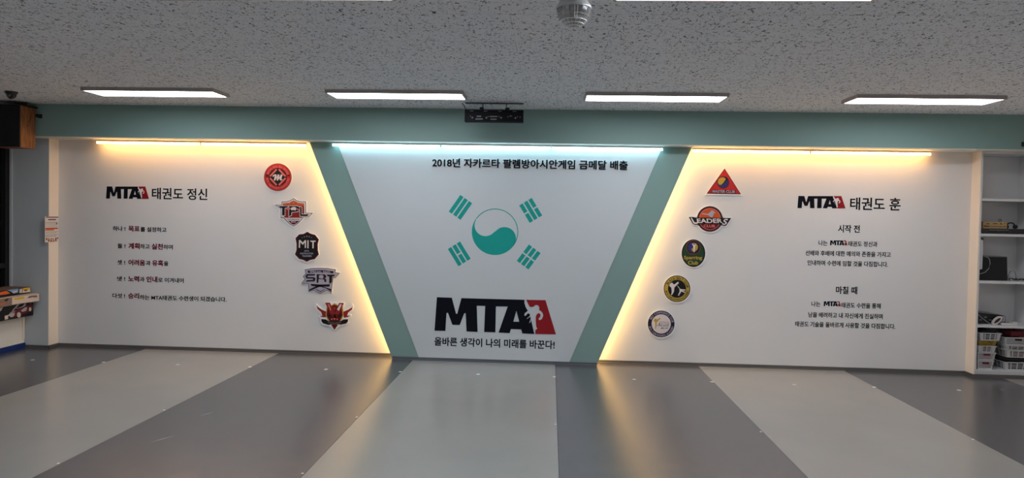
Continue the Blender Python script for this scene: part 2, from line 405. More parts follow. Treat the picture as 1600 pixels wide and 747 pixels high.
# ------------------------------------------------------------------ linear lamps under the header
house_m = mat('white_lamp_housing', (.62, .58, .52), .4)
warm_m = mat('lit_warm_tube', (.9, .85, .7), .4, emit=WARM)
cool_m = mat('lit_cool_tube', (.8, .9, .95), .4, emit=COOL)
cap_m = mat('lamp_end_cap', (.75, .72, .66), .4)
def batten(x0, x1, y, m, label, grp):
    t = thing('tube_light', label, 'tube light', ((x0+x1)/2, y, HB), grp)
    MB().rbox(x0+.002, x1-.002, y-.013, y+.013, HB-.022, HB-.0003, .002).build('housing', house_m, t)
    pr = [(y+.0115*math.cos(a), HB-.0335+.0115*math.sin(a)) for a in [PI*2*i/16 for i in range(16)]]
    MB().prism([pr], x0+.008, x1-.008, 'x').build('tube', m, t, smooth=True)
    for a, b in ((x0+.001, x0+.008), (x1-.008, x1-.001)): MB().rbox(a, b, y-.0135, y+.0135, HB-.0465, HB-.020, .002).build('end_cap', cap_m, t)
g1, g2 = 'warm tube lights under the green header', 'cool tube lights over the centre panel'
batten(-4.607, -3.381, .05, warm_m, 'left one of two lit warm tube lights above the left white panel', g1)
batten(-3.379, -2.150, .05, warm_m, 'warm tube light above the round red badge, ending near the left green stripe', g1)
batten(-1.835, -.621, -.05, cool_m, 'cool white tube light at the left top of the centre panel', g2)
batten(-.619, .586, -.05, cool_m, 'cool white tube light in the middle, above the long black title', g2)
batten(.588, 1.795, -.05, cool_m, 'cool white tube light at the right top of the centre panel', g2)
batten(2.118, 3.381, .05, warm_m, 'warm tube light above the red triangle badge, starting at the right green stripe', g1)
batten(3.383, 4.647, .05, warm_m, 'right one of two lit warm tube lights above the right white panel', g1)
# warm strips hidden behind the slanting edges of the centre board
strip_m = mat('lit_warm_strip', (.9, .8, .6), .5, emit=STRIP)
for s, lb in ((-1, 'warm light strip behind the left slanting edge of the green board'), (1, 'warm light strip behind the right slanting edge of the green board')):
    t = thing('light_strip', lb, 'light strip', (s*(AB-IN), .08, .02), 'warm strips behind the green board')
    def pt(z, off): return (s*(AB-IN+(AT-AB)*z/HB+off), z)
    MB().prism([[pt(.02, .0005), pt(HB-.02, .0005), pt(HB-.02, .004), pt(.02, .004)]], .06, .09, 'y').build('backing', house_m, t)
    MB().prism([[pt(.025, .004), pt(HB-.025, .004), pt(HB-.025, .010), pt(.025, .010)]], .062, .088, 'y').build('diffuser', strip_m, t)

# ------------------------------------------------------------------ lettering on the walls
ink = mat('black_vinyl', (.008, .007, .008), .7, spec=.1)
ink_c = mat('blue_black_vinyl', (.006, .007, .013), .7, spec=.1)
maroon = mat('maroon_vinyl', (.16, .006, .022), .5, spec=.3)
red_v = mat('red_vinyl', (.30, .008, .014), .5, spec=.3)
teal = mat('teal_vinyl', (.010, .37, .315), .5, spec=.3)
foam = mat('white_foam_board', (.86, .86, .86), .6)
TS = .0012
BK = [(228,130),(352,135),(387,268),(398,268),(432,138),(958,152),(957,178),(966,208),(978,232),(987,240),(975,252),(960,264),(956,282),(966,287),(978,272),(990,264),(1002,272),(1004,284),(984,302),(976,308),(980,312),(1006,292),(1010,310),(998,342),(1004,346),(1014,322),(1022,360),(1030,395),(1040,437),(940,432),(930,398),(845,395),(835,430),(742,425),(818,208),(720,207),(715,423),(622,420),(630,203),(560,202),(567,420),(475,415),(468,263),(455,265),(418,362),(357,360),(320,260),(308,262),(298,411),(208,409)]
BH = [(890,243),(865,334),(914,335)]
RD = [(972,152),(1133,155),(1220,440),(1047,437),(1049,404),(1064,394),(1062,386),(1055,375),(1052,330),(1052,292),(1062,270),(1078,262),(1091,273),(1090,292),(1076,308),(1077,319),(1088,321),(1102,313),(1114,286),(1110,264),(1096,247),(1080,236),(1083,216),(1071,198),(1054,195),(1041,201),(1036,209),(1015,213),(1000,207),(986,180)]
def logo(parent, Y, fn, th=.0014):
    """black letters and the red slab with the kicking figure left open between them; fn maps readings of the large logo"""
    MB().prism([fn(BK), fn(BH)], Y, Y-th, 'y').build('black_letters', ink_c, parent)
    MB().prism([fn(RD)], Y, Y-th, 'y').build('red_slab', red_v, parent)['label'] = 'dark red slanted slab'
def small_logo(u0, v0, u1, v1, Y):
    def fn(pts):
        out = []
        for x, y in pts:
            dy = (x-208)/(1220-208)*25          # the large logo is read with its slope in the picture
            fx, fy = (x-208)/1012, (y-130-dy)/(412-130)
            out.append(at(u0+(u1-u0)*fx, v0+(v1-v0)*fy, Y))
        return out
    return fn
def run(parent, name, body, u0, u1, vc, em, Y, m, bold=.012, th=.0012):
    x0, zc = at(u0, vc, Y); x1, _ = at(u1, vc, Y)
    e = em*(Y-CAM[1])/F_PX
    mb = put_text(MB(), body, fit(body, x0, x1, zc, e, bold), Y, Y-th, bold)
    return mb.build(name, m, parent)
def line(label, runs, Y, grp, loc_uv):
    x, z = at(*loc_uv, Y)
    t = thing('wall_lettering', label, 'lettering', (x, Y, z), grp)
    for r in runs: run(t, *r[:1], *r[1:6], Y, r[6], *(r[7:]))
    return t
SL = .0195                     # slope of level lines in the photograph
def sl(u, u_ref, v, extra=.006): return v + (u-u_ref)*(SL+extra)
# five rules at left
rules = [
 (357.0, [('하나 !',176.2,196.0,0),('목표',200.7,218.4,1),('를 설정하고',219.4,260.2,0)], 'first of five written rules on the left wall, one maroon word after a short count'),
 (384.0, [('둘 !',183.7,196.0,0),('계획',200.7,218.4,1),('하고',219.0,234.0,0),('실천',236.8,254.6,1),('하며',255.3,270.0,0)], 'second written rule on the left wall, with two maroon words and a short end'),
 (409.8, [('셋 !',183.2,195.6,0),('어려움',200.7,226.8,1),('과',227.8,235.3,0),('유혹',237.7,255.4,1),('을',256.1,262.9,0)], 'third and middle written rule on the left wall, a three-syllable maroon word first'),
 (435.4, [('넷 !',183.2,195.6,0),('노력',200.2,217.5,1),('과',218.4,225.9,0),('인내',228.7,246.0,1),('로 이겨내어',246.9,287.1,0)], 'fourth written rule on the left wall, above the longest line'),
 (461.9, [('다섯 !',175.7,195.4,0),('승리',200.2,217.5,1),('하는 MTA태권도 수련생이 되겠습니다.',218.4,354.0,0)], 'fifth and longest written rule, lowest on the left wall')]
for v, runs, lb in rules:
    line(lb, [('red_word' if r else 'lettering', b, u0, u1, sl((u0+u1)/2, 180, v) - (.35 if r else 0), 9.9 if r else 8.3, maroon if r else ink, .040 if r else .027) for b, u0, u1, r in runs], YS, 'five written rules', (200, v))
# headings
def heading(label, lu0, lv0, lu1, lv1, body, u0, u1, vc, em):
    x, z = at(lu0, lv1, YS)
    t = thing('heading_logo', label, 'logo sign', (x, YS, z))
    logo(t, YS, small_logo(lu0, lv0, lu1, lv1, YS))
    run(t, 'lettering', body, u0, u1, vc, em, YS, ink, .020)
heading('black and red logo heading with two Korean words above the five rules', 165.7, 291.3, 232.8, 310.6, '태권도 정신', 237.3, 324.0, 302.6, 20.0)
heading('black and red logo heading with a lone last syllable on the right wall', 1246.0, 306.2, 1321.0, 325.5, '태권도 훈', 1328.2, 1407.3, 318.5, 20.6)
# right texts
def plain(body, u0, u1, vc, em, label, bold=.008, grp='lines of the right wall text'):
    line(label, [('lettering', body, u0, u1, vc, em, ink, bold)], YS, grp, (u0, vc))
def with_logo(b1, u0, u1, lu0, lv0, lu1, lv1, b2, u2, u3, v1, v2, label):
    x, z = at(u0, v1, YS)
    t = thing('wall_lettering', label, 'lettering', (x, YS, z), 'lines of the right wall text')
    run(t, 'lettering', b1, u0, u1, v1, 8.6, YS, ink, .024)
    logo(t, YS, small_logo(lu0, lv0, lu1, lv1, YS), .0012)
    run(t, 'lettering', b2, u2, u3, v2, 8.6, YS, ink, .024)
plain('시작 전', 1309.4, 1343.4, 357.4, 12.4, 'larger subheading of three syllables, upper one on the right wall', .028)
with_logo('나는', 1279.0, 1292.8, 1296.8, 375.7, 1324.1, 383.3, '태권도 정신과', 1325.5, 1370.9, 379.7, 381.0, 'line with a small inline logo under the upper subheading of the right wall')
plain('선배와 후배에 대한 예의와 존중을 가지고', 1258.5, 1391.9, 395.3, 8.6, 'long plain line, second under the upper subheading of the right wall', .024)
plain('인내하며 수련에 임할 것을 다짐합니다.', 1261.5, 1387.7, 410.6, 8.6, 'plain line ending with a full stop, third under the upper subheading', .024)
plain('마칠 때', 1306.0, 1339.5, 453.4, 12.4, 'larger subheading of three syllables, lower one on the right wall', .028)
with_logo('나는', 1267.8, 1281.7, 1286.8, 470.9, 1313.9, 478.5, '태권도 수련을 통해', 1314.7, 1376.2, 475.0, 476.9, 'line with a small inline logo under the lower subheading of the right wall')
plain('남을 배려하고 내 자신에게 진실하며', 1263.0, 1379.3, 491.8, 8.6, 'plain line without a full stop, second under the lower subheading', .024)
plain('태권도 기술을 올바르게 사용할 것을 다짐합니다.', 1242.5, 1399.2, 506.2, 8.6, 'longest and lowest line of the right wall text', .024)
# centre panel, front at y = -.006
YC = -.006
t = thing('large_logo', 'very large black and red logo low on the white centre panel', 'logo sign', (*[at(680, 520, YC)[0]], YC, at(680, 520, YC)[1]))
logo(t, YC, crop(640, 440, 5.336, YC), .003)
line('bold black slogan under the large logo of the centre panel', [('lettering', '올바른 생각이 나의 미래를 바꾼다!', 678.8, 866.8, 533.6, 14.6, ink_c, .026)], YC, None, (678.8, 534))
x0, _ = at(675.6, 257, YC); x1, _ = at(981, 257, YC); zc = at(828, 256.6, YC)[1]; e = 14.9*(YC-CAM[1])/F_PX
ttl = '2018년 자카르타 팔렘방아시안게임 금메달 배출'
t = put_text(MB(), ttl, fit(ttl, x0, x1, zc, e, .034), YC, YC-.012, .034, 0, 1).build('title_lettering', [ink_c, foam], loc=(x0, YC, zc))
tag(t, 'long bold raised title in one line at the top of the centre panel', 'lettering')
# emblem with circle and four bar groups
cx, cz = at(773.4, 362.3, YC); R = .2562
t = thing('flag_emblem', 'teal circle emblem with four groups of bars on the white centre panel', 'emblem', (cx, YC, cz-R))
ang = PI - math.radians(33.7)
dx, dz = math.cos(ang), math.sin(ang)
r2 = R*.5
lo = circ(cx, cz, R, 60, ang, ang+PI)                                  # lower big arc, from the left end over the bottom to the right end
right = circ(cx-dx*r2, cz-dz*r2, r2*.985, 30, ang+PI, ang+2*PI)          # teal lobe, upper side
left = circ(cx+dx*r2, cz+dz*r2, r2*.94, 30, ang+PI, ang)                 # white lobe, lower side
MB().prism([lo + right[1:-1] + left[1:-1]], YC, YC-.0014, 'y').build('lower_half', teal, t)
up_ = circ(cx, cz, R, 50, ang-PI, ang); inn = circ(cx, cz, R*.965, 50, ang-PI, ang)[::-1]
MB().prism([up_+inn], YC, YC-.0014, 'y').build('ring', teal, t)
s_ = R/123.
for nm, (ox, oz), pat in (('heaven', (-186, 126), (1,1,1)), ('water', (187, 117), (0,1,0)), ('fire', (-188, -121), (1,0,1)), ('earth', (181, -129), (0,0,0))):
    a = math.atan2(oz, ox); ux, uz = math.cos(a), math.sin(a); vx, vz = -uz, ux; mb = MB()
    for k, solid in zip((-1, 0, 1), pat):
        def rect(l0, l1):
            q = []
            for l, d in ((l0, -10.5), (l1, -10.5), (l1, 10.5), (l0, 10.5)):
                q.append((cx+s_*(ox+ux*(k*28+d)+vx*l), cz+s_*(oz+uz*(k*28+d)+vz*l)))
            return q
        for l0, l1 in (((-54, 54),) if solid else ((-54, -4), (4, 54))): mb.prism([rect(l0, l1)], YC, YC-.0014, 'y')
    mb.build('bar_group', teal, t)

# ------------------------------------------------------------------ badges: printed foam boards
def pm(name, c, r=.4): return mat(name, lin(c), r, spec=.4)
P_RED, P_DRED, P_BLACK, P_WHITE = pm('print_red', (190,40,38)), pm('print_dark_red', (92,10,16)), pm('print_black', (16,13,16)), pm('print_white', (225,215,215))
P_ORANGE, P_PINK, P_YELLOW, P_GREEN = pm('print_orange', (200,88,34)), pm('print_pink', (222,120,112)), pm('print_mustard', (186,158,62)), pm('print_bottle_green', (34,66,44))
P_NAVY, P_LILAC, P_GREY, P_BLUE = pm('print_navy', (26,20,48)), pm('print_lilac_grey', (176,170,188)), pm('print_grey', (110,108,116)), pm('print_blue', (48,48,112))
P_GOLD, P_BRICK = pm('print_gold', (190,140,60)), pm('print_brick', (142,36,30))
YB0 = YS-.012                     # front of a foam board
class Badge:
    def __init__(s, label, X0, Y0, S, centre):
        s.f = crop(X0, Y0, S, YB0); s.S = S
        c = s.f([centre])[0]; s.t = thing('badge', label, 'badge', (c[0], YS, c[1]), 'ten badges on the white side panels'); s.n = 0
        s.m = (YB0-CAM[1])/F_PX/S                    # metres per reading
    def board(s, pts): MB().prism([s.f(pts)], YS-.0005, YB0, 'y').build('board', foam, s.t)
    def lay(s, n): return YB0-.0005*n
    def shape(s, name, polys, m, n, holes=None):
        mb = MB()
        for i, p in enumerate(polys):
            loops = [s.f(p)] + ([s.f(h) for h in holes[i]] if holes else [])
            mb.prism(loops, YB0, s.lay(n), 'y')
        return mb.build(name, m, s.t)
    def disc(s, name, c, r, m, n, rz=None, inner=None):
        o = [(c[0]+r*math.cos(2*PI*i/48), c[1]+(rz or r)*math.sin(2*PI*i/48)) for i in range(48)]
        h = [[[(c[0]+inner*math.cos(2*PI*i/48), c[1]+inner*math.sin(2*PI*i/48)) for i in range(48)]]] if inner else None
        return s.shape(name, [o], m, n, h)
    def text(s, name, items, m, n):                  # items: (body, x0, x1, y_top, y_bottom, bold, shear[, dy])
        mb = MB()
        for it in items:
            body, x0, x1, yt, yb, bold, sh = it[:7]; g = it[7] if len(it) > 7 else 0
            a = fit_caps(body, 0, 1, 0, 1, bold, sh)
            def fn(x, y, a=a, x0=x0, x1=x1, yt=yt, yb=yb, g=g):
                p, q = a(x, y); return s.f([(x0+p*(x1-x0), yb+(yt-yb)*q+g*p)])[0]
            put_text(mb, body, fn, s.lay(n), s.lay(n), bold)
        return mb.build(name, m, s.t)
    def arcs(s, name, items, m, n):                  # items: (body, centre, r, h, mid angle, span, bottom)
        for body, c, r, h, mid, span, bot in items:
            mb = MB(); q = s.f([c])[0]; arc_text(mb, body, q[0], q[1], r*s.m, h*s.m, mid, span, s.lay(n), 0, bot, .03)
            mb.build(('lower_' if bot else 'upper_')+name, m, s.t)
def grow(pts, d):                                    # outline pushed outwards
    n = len(pts); ar = sum(pts[i][0]*pts[(i+1) % n][1]-pts[(i+1) % n][0]*pts[i][1] for i in range(n)); sg = 1 if ar > 0 else -1
    out = []
    for i in range(n):
        a, b, c = Vector(pts[i-1]), Vector(pts[i]), Vector(pts[(i+1) % n])
        n1 = Vector(((b-a).y, -(b-a).x)).normalized()*sg; n2 = Vector(((c-b).y, -(c-b).x)).normalized()*sg
        k = (n1+n2); k = k.normalized() if k.length > 1e-6 else n1
        out.append(tuple(b + k*d/max(.55, k.dot(n1))))
    return out
def rnd(c, r, n=48, rz=None): return [(c[0]+r*math.cos(2*PI*i/n), c[1]+(rz or r)*math.sin(2*PI*i/n)) for i in range(n)]
def star(c, r): return [(c[0]+(r if i % 2 == 0 else r*.42)*math.sin(i*PI/5), c[1]-(r if i % 2 == 0 else r*.42)*math.cos(i*PI/5)) for i in range(10)]

# 1 round red badge with a script M
b = Badge('round red badge with a white script letter, top of the left column of badges', 405, 245, 12.45, (362, 660))
c = (362, 398); b.board(rnd((360, 403), 278))
b.disc('rim', c, 270, pm('print_bronze', (150,70,50)), 1); b.disc('red_ring', c, 256, P_RED, 2); b.disc('inner_disc', c, 178, P_DRED, 3)
b.shape('diamond', [[(362,222),(535,398),(362,574),(189,398)]], P_BLACK, 4)
b.shape('pink_bars', [[(330,236),(352,256),(222,392),(200,372)],[(394,236),(372,256),(502,392),(524,372)],[(200,424),(222,404),(352,540),(330,562)],[(524,424),(502,404),(372,540),(394,562)]], P_PINK, 5)
def stroke(p, q, w0, w1):
    d = Vector((q[0]-p[0], q[1]-p[1])).normalized(); n = Vector((-d.y, d.x))
    return [(p[0]+n.x*w0/2, p[1]+n.y*w0/2), (q[0]+n.x*w1/2, q[1]+n.y*w1/2), (q[0]-n.x*w1/2, q[1]-n.y*w1/2), (p[0]-n.x*w0/2, p[1]-n.y*w0/2)]
mb = MB()
for n_, (p_, q_, a_, c_) in enumerate([((264,384),(290,360),22,24),((284,362),(330,352),24,26),((326,346),(300,462),34,28),((300,458),(378,350),16,18),((380,346),(354,462),36,30),((354,458),(440,350),16,20),((440,346),(410,440),36,32),((408,436),(424,452),28,22),((420,456),(448,434),20,14)]):
    mb.prism([b.f(stroke(p_, q_, a_, c_))], YB0, b.lay(5)-2e-5*n_, 'y')
mb.build('script_letter', P_WHITE, b.t)
b.shape('side_marks', [[(128,345),(186,345),(186,392),(128,392)],[(545,345),(598,345),(598,382),(545,382)]], P_DRED, 4)
b.arcs('lettering', [('SPECIAL REAL SELF DEFENSE', c, 213, 40, 90, 152, False), ('MTA TAEKWONDO ASSOCIATION', c, 215, 40, 270, 168, True)], P_PINK, 4)
# 2 TPL shield
b = Badge('shield badge with three black letters and stars, second down the left column', 420, 300, 12.453, (480, 690))
sh = [(485,112),(560,165),(640,178),(735,178),(735,395),(880,400),(790,495),(690,500),(640,560),(580,625),(485,690),(400,640),(330,580),(270,515),(215,530),(215,350),(100,240),(240,240),(240,178),(330,178),(410,160)]
b.board(grow(sh, 6))
b.shape('grey_outline', [[(482,122),(560,170),(640,186),(722,186),(722,405),(862,408),(785,485),(684,490),(630,552),(575,612),(482,672),(400,625),(340,568),(280,505),(232,512),(232,340),(118,246),(248,246),(248,186),(330,186),(410,165)]], P_GREY, 1)
b.shape('white_inset', [[(482,140),(560,184),(640,200),(710,200),(710,418),(830,420),(780,475),(676,480),(620,545),(565,600),(482,655),(405,612),(350,555),(290,492),(242,490),(242,318),(150,258),(262,258),(262,200),(330,200),(410,180)]], P_WHITE, 2)
b.shape('orange_field', [[(482,165),(560,205),(640,222),(690,222),(690,270),(275,270),(275,222),(330,218),(410,205)]], P_ORANGE, 3)
b.shape('red_field', [[(690,270),(690,420),(650,490),(650,502),(318,502),(290,470),(320,300),(380,270)]], P_BRICK, 3)
b.shape('lower_tip', [[(375,562),(600,562),(540,608),(482,638),(425,608)]], P_DRED, 3)
b.shape('stars', [star((482,210),28), star((396,225),18), star((568,228),18), star((310,236),14), star((652,240),14)], P_PINK, 4)
TL = [[(190,275),(385,275),(345,310),(312,310),(312,455),(262,455),(262,312),(222,312)],[(395,275),(560,275),(600,305),(600,350),(575,378),(440,395),(440,450),(395,478)],[(610,285),(640,300),(640,435),(785,435),(750,470),(612,470)]]
for p_ in TL: b.shape('letter_outline', [grow(p_, 11)], P_WHITE, 4)
b.shape('letters', TL, P_BLACK, 5)
b.shape('white_mark', [[(425,318),(450,300),(490,290),(530,300),(540,335),(520,360),(480,350),(440,358)]], P_WHITE, 6)
b.shape('small_mark', [[(340,345),(360,320),(410,300),(420,330),(400,350)],[(545,310),(580,330),(630,318),(600,345),(560,362)]], P_PINK, 6)
b.text('lettering', [('LEADERSHIP', 362, 600, 522, 545, .02, 0)], P_BLACK, 4)
b.text('small_lettering', [('MTA', 432, 530, 572, 596, .04, 0)], P_WHITE, 4)
# 3 MIT
b = Badge('black shield badge with a burgundy edge and big white letters, middle of the left column', 450, 355, 12.45, (368, 690))
o_ = [(375,88),(440,125),(530,150),(600,238),(578,330),(580,450),(600,530),(520,622),(430,640),(365,675),(300,640),(215,618),(135,532),(165,440),(165,320),(145,215),(215,140),(305,130)]
b.board([(p[0]-6, p[1]+5) for p in grow(o_, 16)]); b.shape('burgundy_edge', [o_], P_DRED, 1); b.shape('black_field', [grow(o_, -20)], P_BLACK, 2)
b.shape('letters', [[(208,400),(213,250),(240,250),(288,300),(330,252),(352,252),(350,405),(326,405),(328,295),(290,345),(238,292),(236,402)],[(378,255),(402,255),(400,410),(376,410)],[(432,262),(542,262),(536,285),(502,285),(500,412),(474,412),(474,285),(440,285)]], P_WHITE, 3)
b.shape('stars', [star((320,188),16), star((370,178),17), star((415,186),16), star((275,204),10), star((460,204),10)], P_LILAC, 3)
b.text('lettering', [('MTA', 322, 410, 448, 478, .03, 0), ('INSTRUCTOR', 236, 495, 496, 528, .02, 0), ('TRAINERS', 274, 462, 545, 578, .02, 0)], P_LILAC, 3)
# 4 SRT
b = Badge('pale grey badge with thick black letters over crossed belts, fourth down the left column', 465, 410, 13.586, (480, 670))
o_ = [(150,150),(300,122),(470,116),(640,122),(815,150),(800,210),(895,225),(805,330),(760,335),(735,500),(722,645),(625,600),(480,672),(340,600),(230,630),(225,460),(75,455),(150,350),(110,300),(165,240)]
b.board(grow(o_, 8))
b.shape('grey_outline', [o_], P_GREY, 1); b.shape('pale_field', [grow(o_, -16)], P_LILAC, 2)
b.shape('banner', [[(208,175),(400,165),(480,164),(600,168),(768,190),(755,235),(600,220),(480,218),(360,220),(225,228)]], P_NAVY, 3)
b.text('lettering', [('SPECIAL REAL', 262, 705, 176, 218, .03, 0, 6)], P_LILAC, 4)
b.shape('letters', [[(165,295),(195,248),(380,248),(360,282),(215,285),(212,312),(355,315),(385,345),(360,405),(165,408),(205,375),(330,372),(325,348),(190,345)],
                    [(405,250),(580,255),(612,290),(595,335),(570,345),(610,360),(608,418),(575,418),(560,362),(490,358),(448,350),(440,435),(405,435)],
                    [(615,258),(805,262),(765,300),(735,300),(728,420),(700,448),(672,448),(672,300),(640,298)]], P_BLACK, 3)
b.shape('pale_mark', [[(452,290),(475,268),(520,265),(552,290),(545,335),(520,350),(455,330)]], P_LILAC, 4)
b.shape('crossed_belts', [[(278,455),(470,470),(690,465),(675,515),(560,515),(480,522),(295,500)],[(250,575),(360,520),(460,480),(540,480),(430,535),(248,608)],[(430,480),(560,520),(712,568),(710,615),(600,552),(500,520)]], P_BLACK, 3)
b.shape('chevron', [[(395,565),(485,612),(572,568),(580,578),(485,628),(385,575)]], P_NAVY, 3)
# 5 winged V
b = Badge('red flaming badge with a wide winged crest and ribbon, lowest of the left column', 485, 465, 13.587, (512, 690))
o_ = [(118,140),(150,170),(240,240),(320,270),(305,105),(420,100),(512,108),(615,108),(725,108),(700,260),(850,215),(885,130),(915,170),(900,270),(800,340),(865,370),(860,420),(800,440),(810,540),(760,580),(640,590),(580,640),(512,705),(450,650),(400,600),(260,580),(215,530),(215,440),(165,390),(240,370),(130,260),(95,190)]
b.board(grow(o_, 4))
b.shape('flame', [[(128,150),(160,200),(230,250),(330,295),(330,420),(240,415),(205,390),(255,390),(230,310),(150,240)]], P_BRICK, 1); b.shape('flame', [[(890,160),(880,210),(800,260),(700,300),(710,430),(790,415),(850,385),(780,385),(800,320),(885,250)]], P_BRICK, 1)
b.shape('gold_crest', [[(512,120),(590,165),(690,190),(705,380),(640,520),(512,600),(390,520),(322,380),(345,190),(440,165)]], P_GOLD, 2)
b.shape('crest', [[(512,150),(590,190),(665,210),(680,380),(620,500),(512,560),(410,500),(345,380),(365,210),(440,190)]], P_DRED, 3)
b.shape('letter_strokes', [[(312,108),(415,108),(520,330),(560,430),(470,430)],[(610,115),(712,115),(570,430),(490,430),(520,330)]], P_BRICK, 4)
b.shape('bars', [[(368,145),(400,140),(440,250),(432,285)]], P_PINK, 5); b.shape('bright_bar', [[(632,140),(668,145),(605,282),(566,250)]], P_WHITE, 5)
b.shape('red_mark', [[(485,205),(540,205),(512,285)]], P_RED, 5)
b.text('lettering', [('VICTORY', 365, 680, 355, 415, .03, 0)], P_BLACK, 6)
b.shape('dots', [rnd((455,458),15,16), rnd((512,452),18,16), rnd((570,460),15,16)], P_PINK, 5)
b.shape('ribbon', [[(235,455),(330,465),(390,505),(512,498),(640,505),(700,465),(800,460),(795,510),(760,550),(640,575),(580,560),(512,552),(440,565),(390,580),(270,545),(235,500)]], P_BLACK, 6)
b.text('ribbon_lettering', [('TRAINING CENTER', 365, 655, 518, 548, .02, 0)], P_GREY, 7)
b.shape('tip', [[(440,575),(512,560),(590,572),(512,685)]], P_DRED, 4)
# 6 triangle
b = Badge('red triangle badge with a yellow and blue ball, top of the right column of badges', 1095, 255, 13.586, (495, 690))
b.board([(505,98),(880,690),(95,678)])
b.shape('dark_edge', [[(505,112),(855,662),(120,648)]], P_DRED, 1); b.shape('red_field', [[(505,140),(825,642),(150,632)]], P_RED, 2)
c = (475, 410); b.disc('ball', c, 130, P_DRED, 3); b.disc('blue_ball', c, 118, P_BLUE, 4)
b.shape('yellow_half', [[(370,350),(400,318),(450,300),(510,310),(535,345),(500,380),(480,420),(430,462),(385,455),(358,410)]], P_YELLOW, 5)
b.shape('black_half', [[(480,292),(545,290),(575,330),(560,370),(520,385),(490,440),(430,470),(470,425),(500,385),(530,345),(508,312)]], P_BLACK, 5)
b.shape('name_bar', [[(235,562),(738,572),(740,640),(225,630)]], P_DRED, 3)
b.text('lettering', [('MASTER CLUB', 246, 722, 568, 626, .03, 0, 10)], P_LILAC, 4)
# 7 Leaders
b = Badge('round orange badge crossed by a wide black name band, second down the right column', 1070, 315, 13.587, (535, 660))
c = (532, 370); band = [(85,328),(175,328),(255,345),(400,340),(532,342),(660,345),(800,350),(985,348),(880,510),(830,518),(700,470),(532,468),(380,465),(270,488),(215,495),(165,470)]
b.disc('board', (532, 378), 290, foam, -24); b.board(grow(band, 26))
b.disc('outer_ring', c, 272, pm('print_plum', (60,24,34)), 1); b.disc('pale_ring', c, 232, P_PINK, 2); b.disc('orange_field', c, 220, P_ORANGE, 3)
b.shape('red_lower', [[(312,370)]+[(532+220*math.cos(a), 370+220*math.sin(a)) for a in [PI-PI*i/24 for i in range(1, 24)]]+[(752,370)]], P_DRED, 4)
b.shape('kicking_figure', [[(355,262),(375,245),(490,262),(515,240),(545,215),(570,180),(590,200),(600,188),(625,215),(655,238),(640,250),(615,245),(605,290),(580,335),(545,330),(500,290),(440,278)]], P_LILAC, 5)
b.shape('name_band', [band], P_BLACK, 5)
b.shape('first_letter', [[(122,345),(150,345),(205,440),(265,440),(272,470),(215,476),(185,465)]], P_WHITE, 6)
b.text('lettering', [('EADER', 250, 800, 362, 455, .03, -.12), ('S', 792, 915, 366, 495, .03, .3)], P_WHITE, 6)
b.text('small_lettering', [('CLUB', 398, 640, 488, 545, .03, 0, 4)], P_PINK, 6)
# 8 Sparring club
b = Badge('upright oval green badge with yellow lettering, middle of the right column', 1055, 365, 12.45, (355, 655))
c = (355, 382); b.board(rnd((362, 384), 252, rz=284))
b.disc('black_rim', c, 229, P_BLACK, 1, rz=268); b.disc('green_field', c, 204, P_GREEN, 2, rz=243)
b.disc('ring', (353, 270), 140, pm('print_brown', (120,62,40)), 3); b.disc('ring_inside', (353, 270), 126, P_BLACK, 4); b.disc('swirl', (345, 268), 100, P_BLUE, 5)
b.shape('yellow_swirl', [[(350,180),(410,195),(445,250),(430,310),(380,350),(330,340),(315,300),(340,280),(365,260),(385,225)]], P_YELLOW, 6)
b.shape('figure', [[(325,200),(345,190),(365,230),(385,205),(400,225),(385,250),(380,300),(372,360),(358,360),(356,300),(350,245)]], P_WHITE, 7)
b.shape('knot', [[(310,380),(395,380),(375,415),(335,415)]], pm('print_knot', (110,50,36)), 5)
b.text('lettering', [('Sparring', 168, 525, 430, 520, .03, 0, 5), ('Club', 248, 445, 530, 605, .03, 0)], P_YELLOW, 3)
# 9 Black belt club
b = Badge('round mustard and black badge with two white fighting figures, fourth down the right column', 1030, 425, 13.583, (378, 655))
c = (378, 356); b.board(rnd((384, 362), 304))
b.disc('black_rim', c, 281, P_BLACK, 1); b.disc('mustard_ring', c, 264, P_YELLOW, 2); b.disc('black_field', c, 192, P_BLACK, 3)
b.shape('white_figures', [[(215,290),(222,255),(262,228),(285,230),(292,255),(325,262),(400,205),(412,222),(410,245),(350,300),(322,330),(312,420),(270,490),(252,485),(265,420),(255,330),(228,312)],
                          [(378,288),(396,298),(450,362),(555,372),(552,395),(480,396),(548,420),(540,445),(470,412),(460,430),(418,505),(395,495),(432,415),(430,360)]], P_WHITE, 4)
b.arcs('lettering', [('BLACK BELT CLUB', c, 224, 44, 82, 150, False), ('MTA TAEKWONDO ACADEMY', c, 228, 36, 272, 160, True)], P_BLACK, 3)
# 10 Self confidence club
b = Badge('round navy ringed badge with a gold kicking figure, lowest of the right column', 1005, 480, 13.583, (380, 655))
c = (382, 356); b.board(rnd((388, 362), 304))
b.disc('navy_ring', c, 283, P_NAVY, 1); b.disc('pale_field', c, 204, P_WHITE, 2)
b.shape('gold_figure', [[(222,280),(250,240),(275,245),(290,265),(365,222),(370,240),(310,300),(285,330),(280,400),(265,460),(248,455),(258,400),(255,320),(228,300)]], P_YELLOW, 3)
b.shape('frame_lines', [[(345,305),(545,318),(545,325),(345,312)],[(285,380),(345,392),(545,408),(545,415),(345,400),(285,388)],[(345,305),(352,305),(352,400),(345,400)]], P_GREY, 3)
b.text('club_lettering', [('ACE CLUB', 318, 545, 335, 392, .0, .1, 4), ('MTA  GO', 380, 522, 430, 460, .03, 0)], P_NAVY, 3)
b.arcs('lettering', [('SELF CONFIDENCE CLUB', c, 244, 44, 84, 150, False), ('MTA TAEKWONDO ACADEMY', c, 244, 40, 272, 158, True)], P_LILAC, 3)

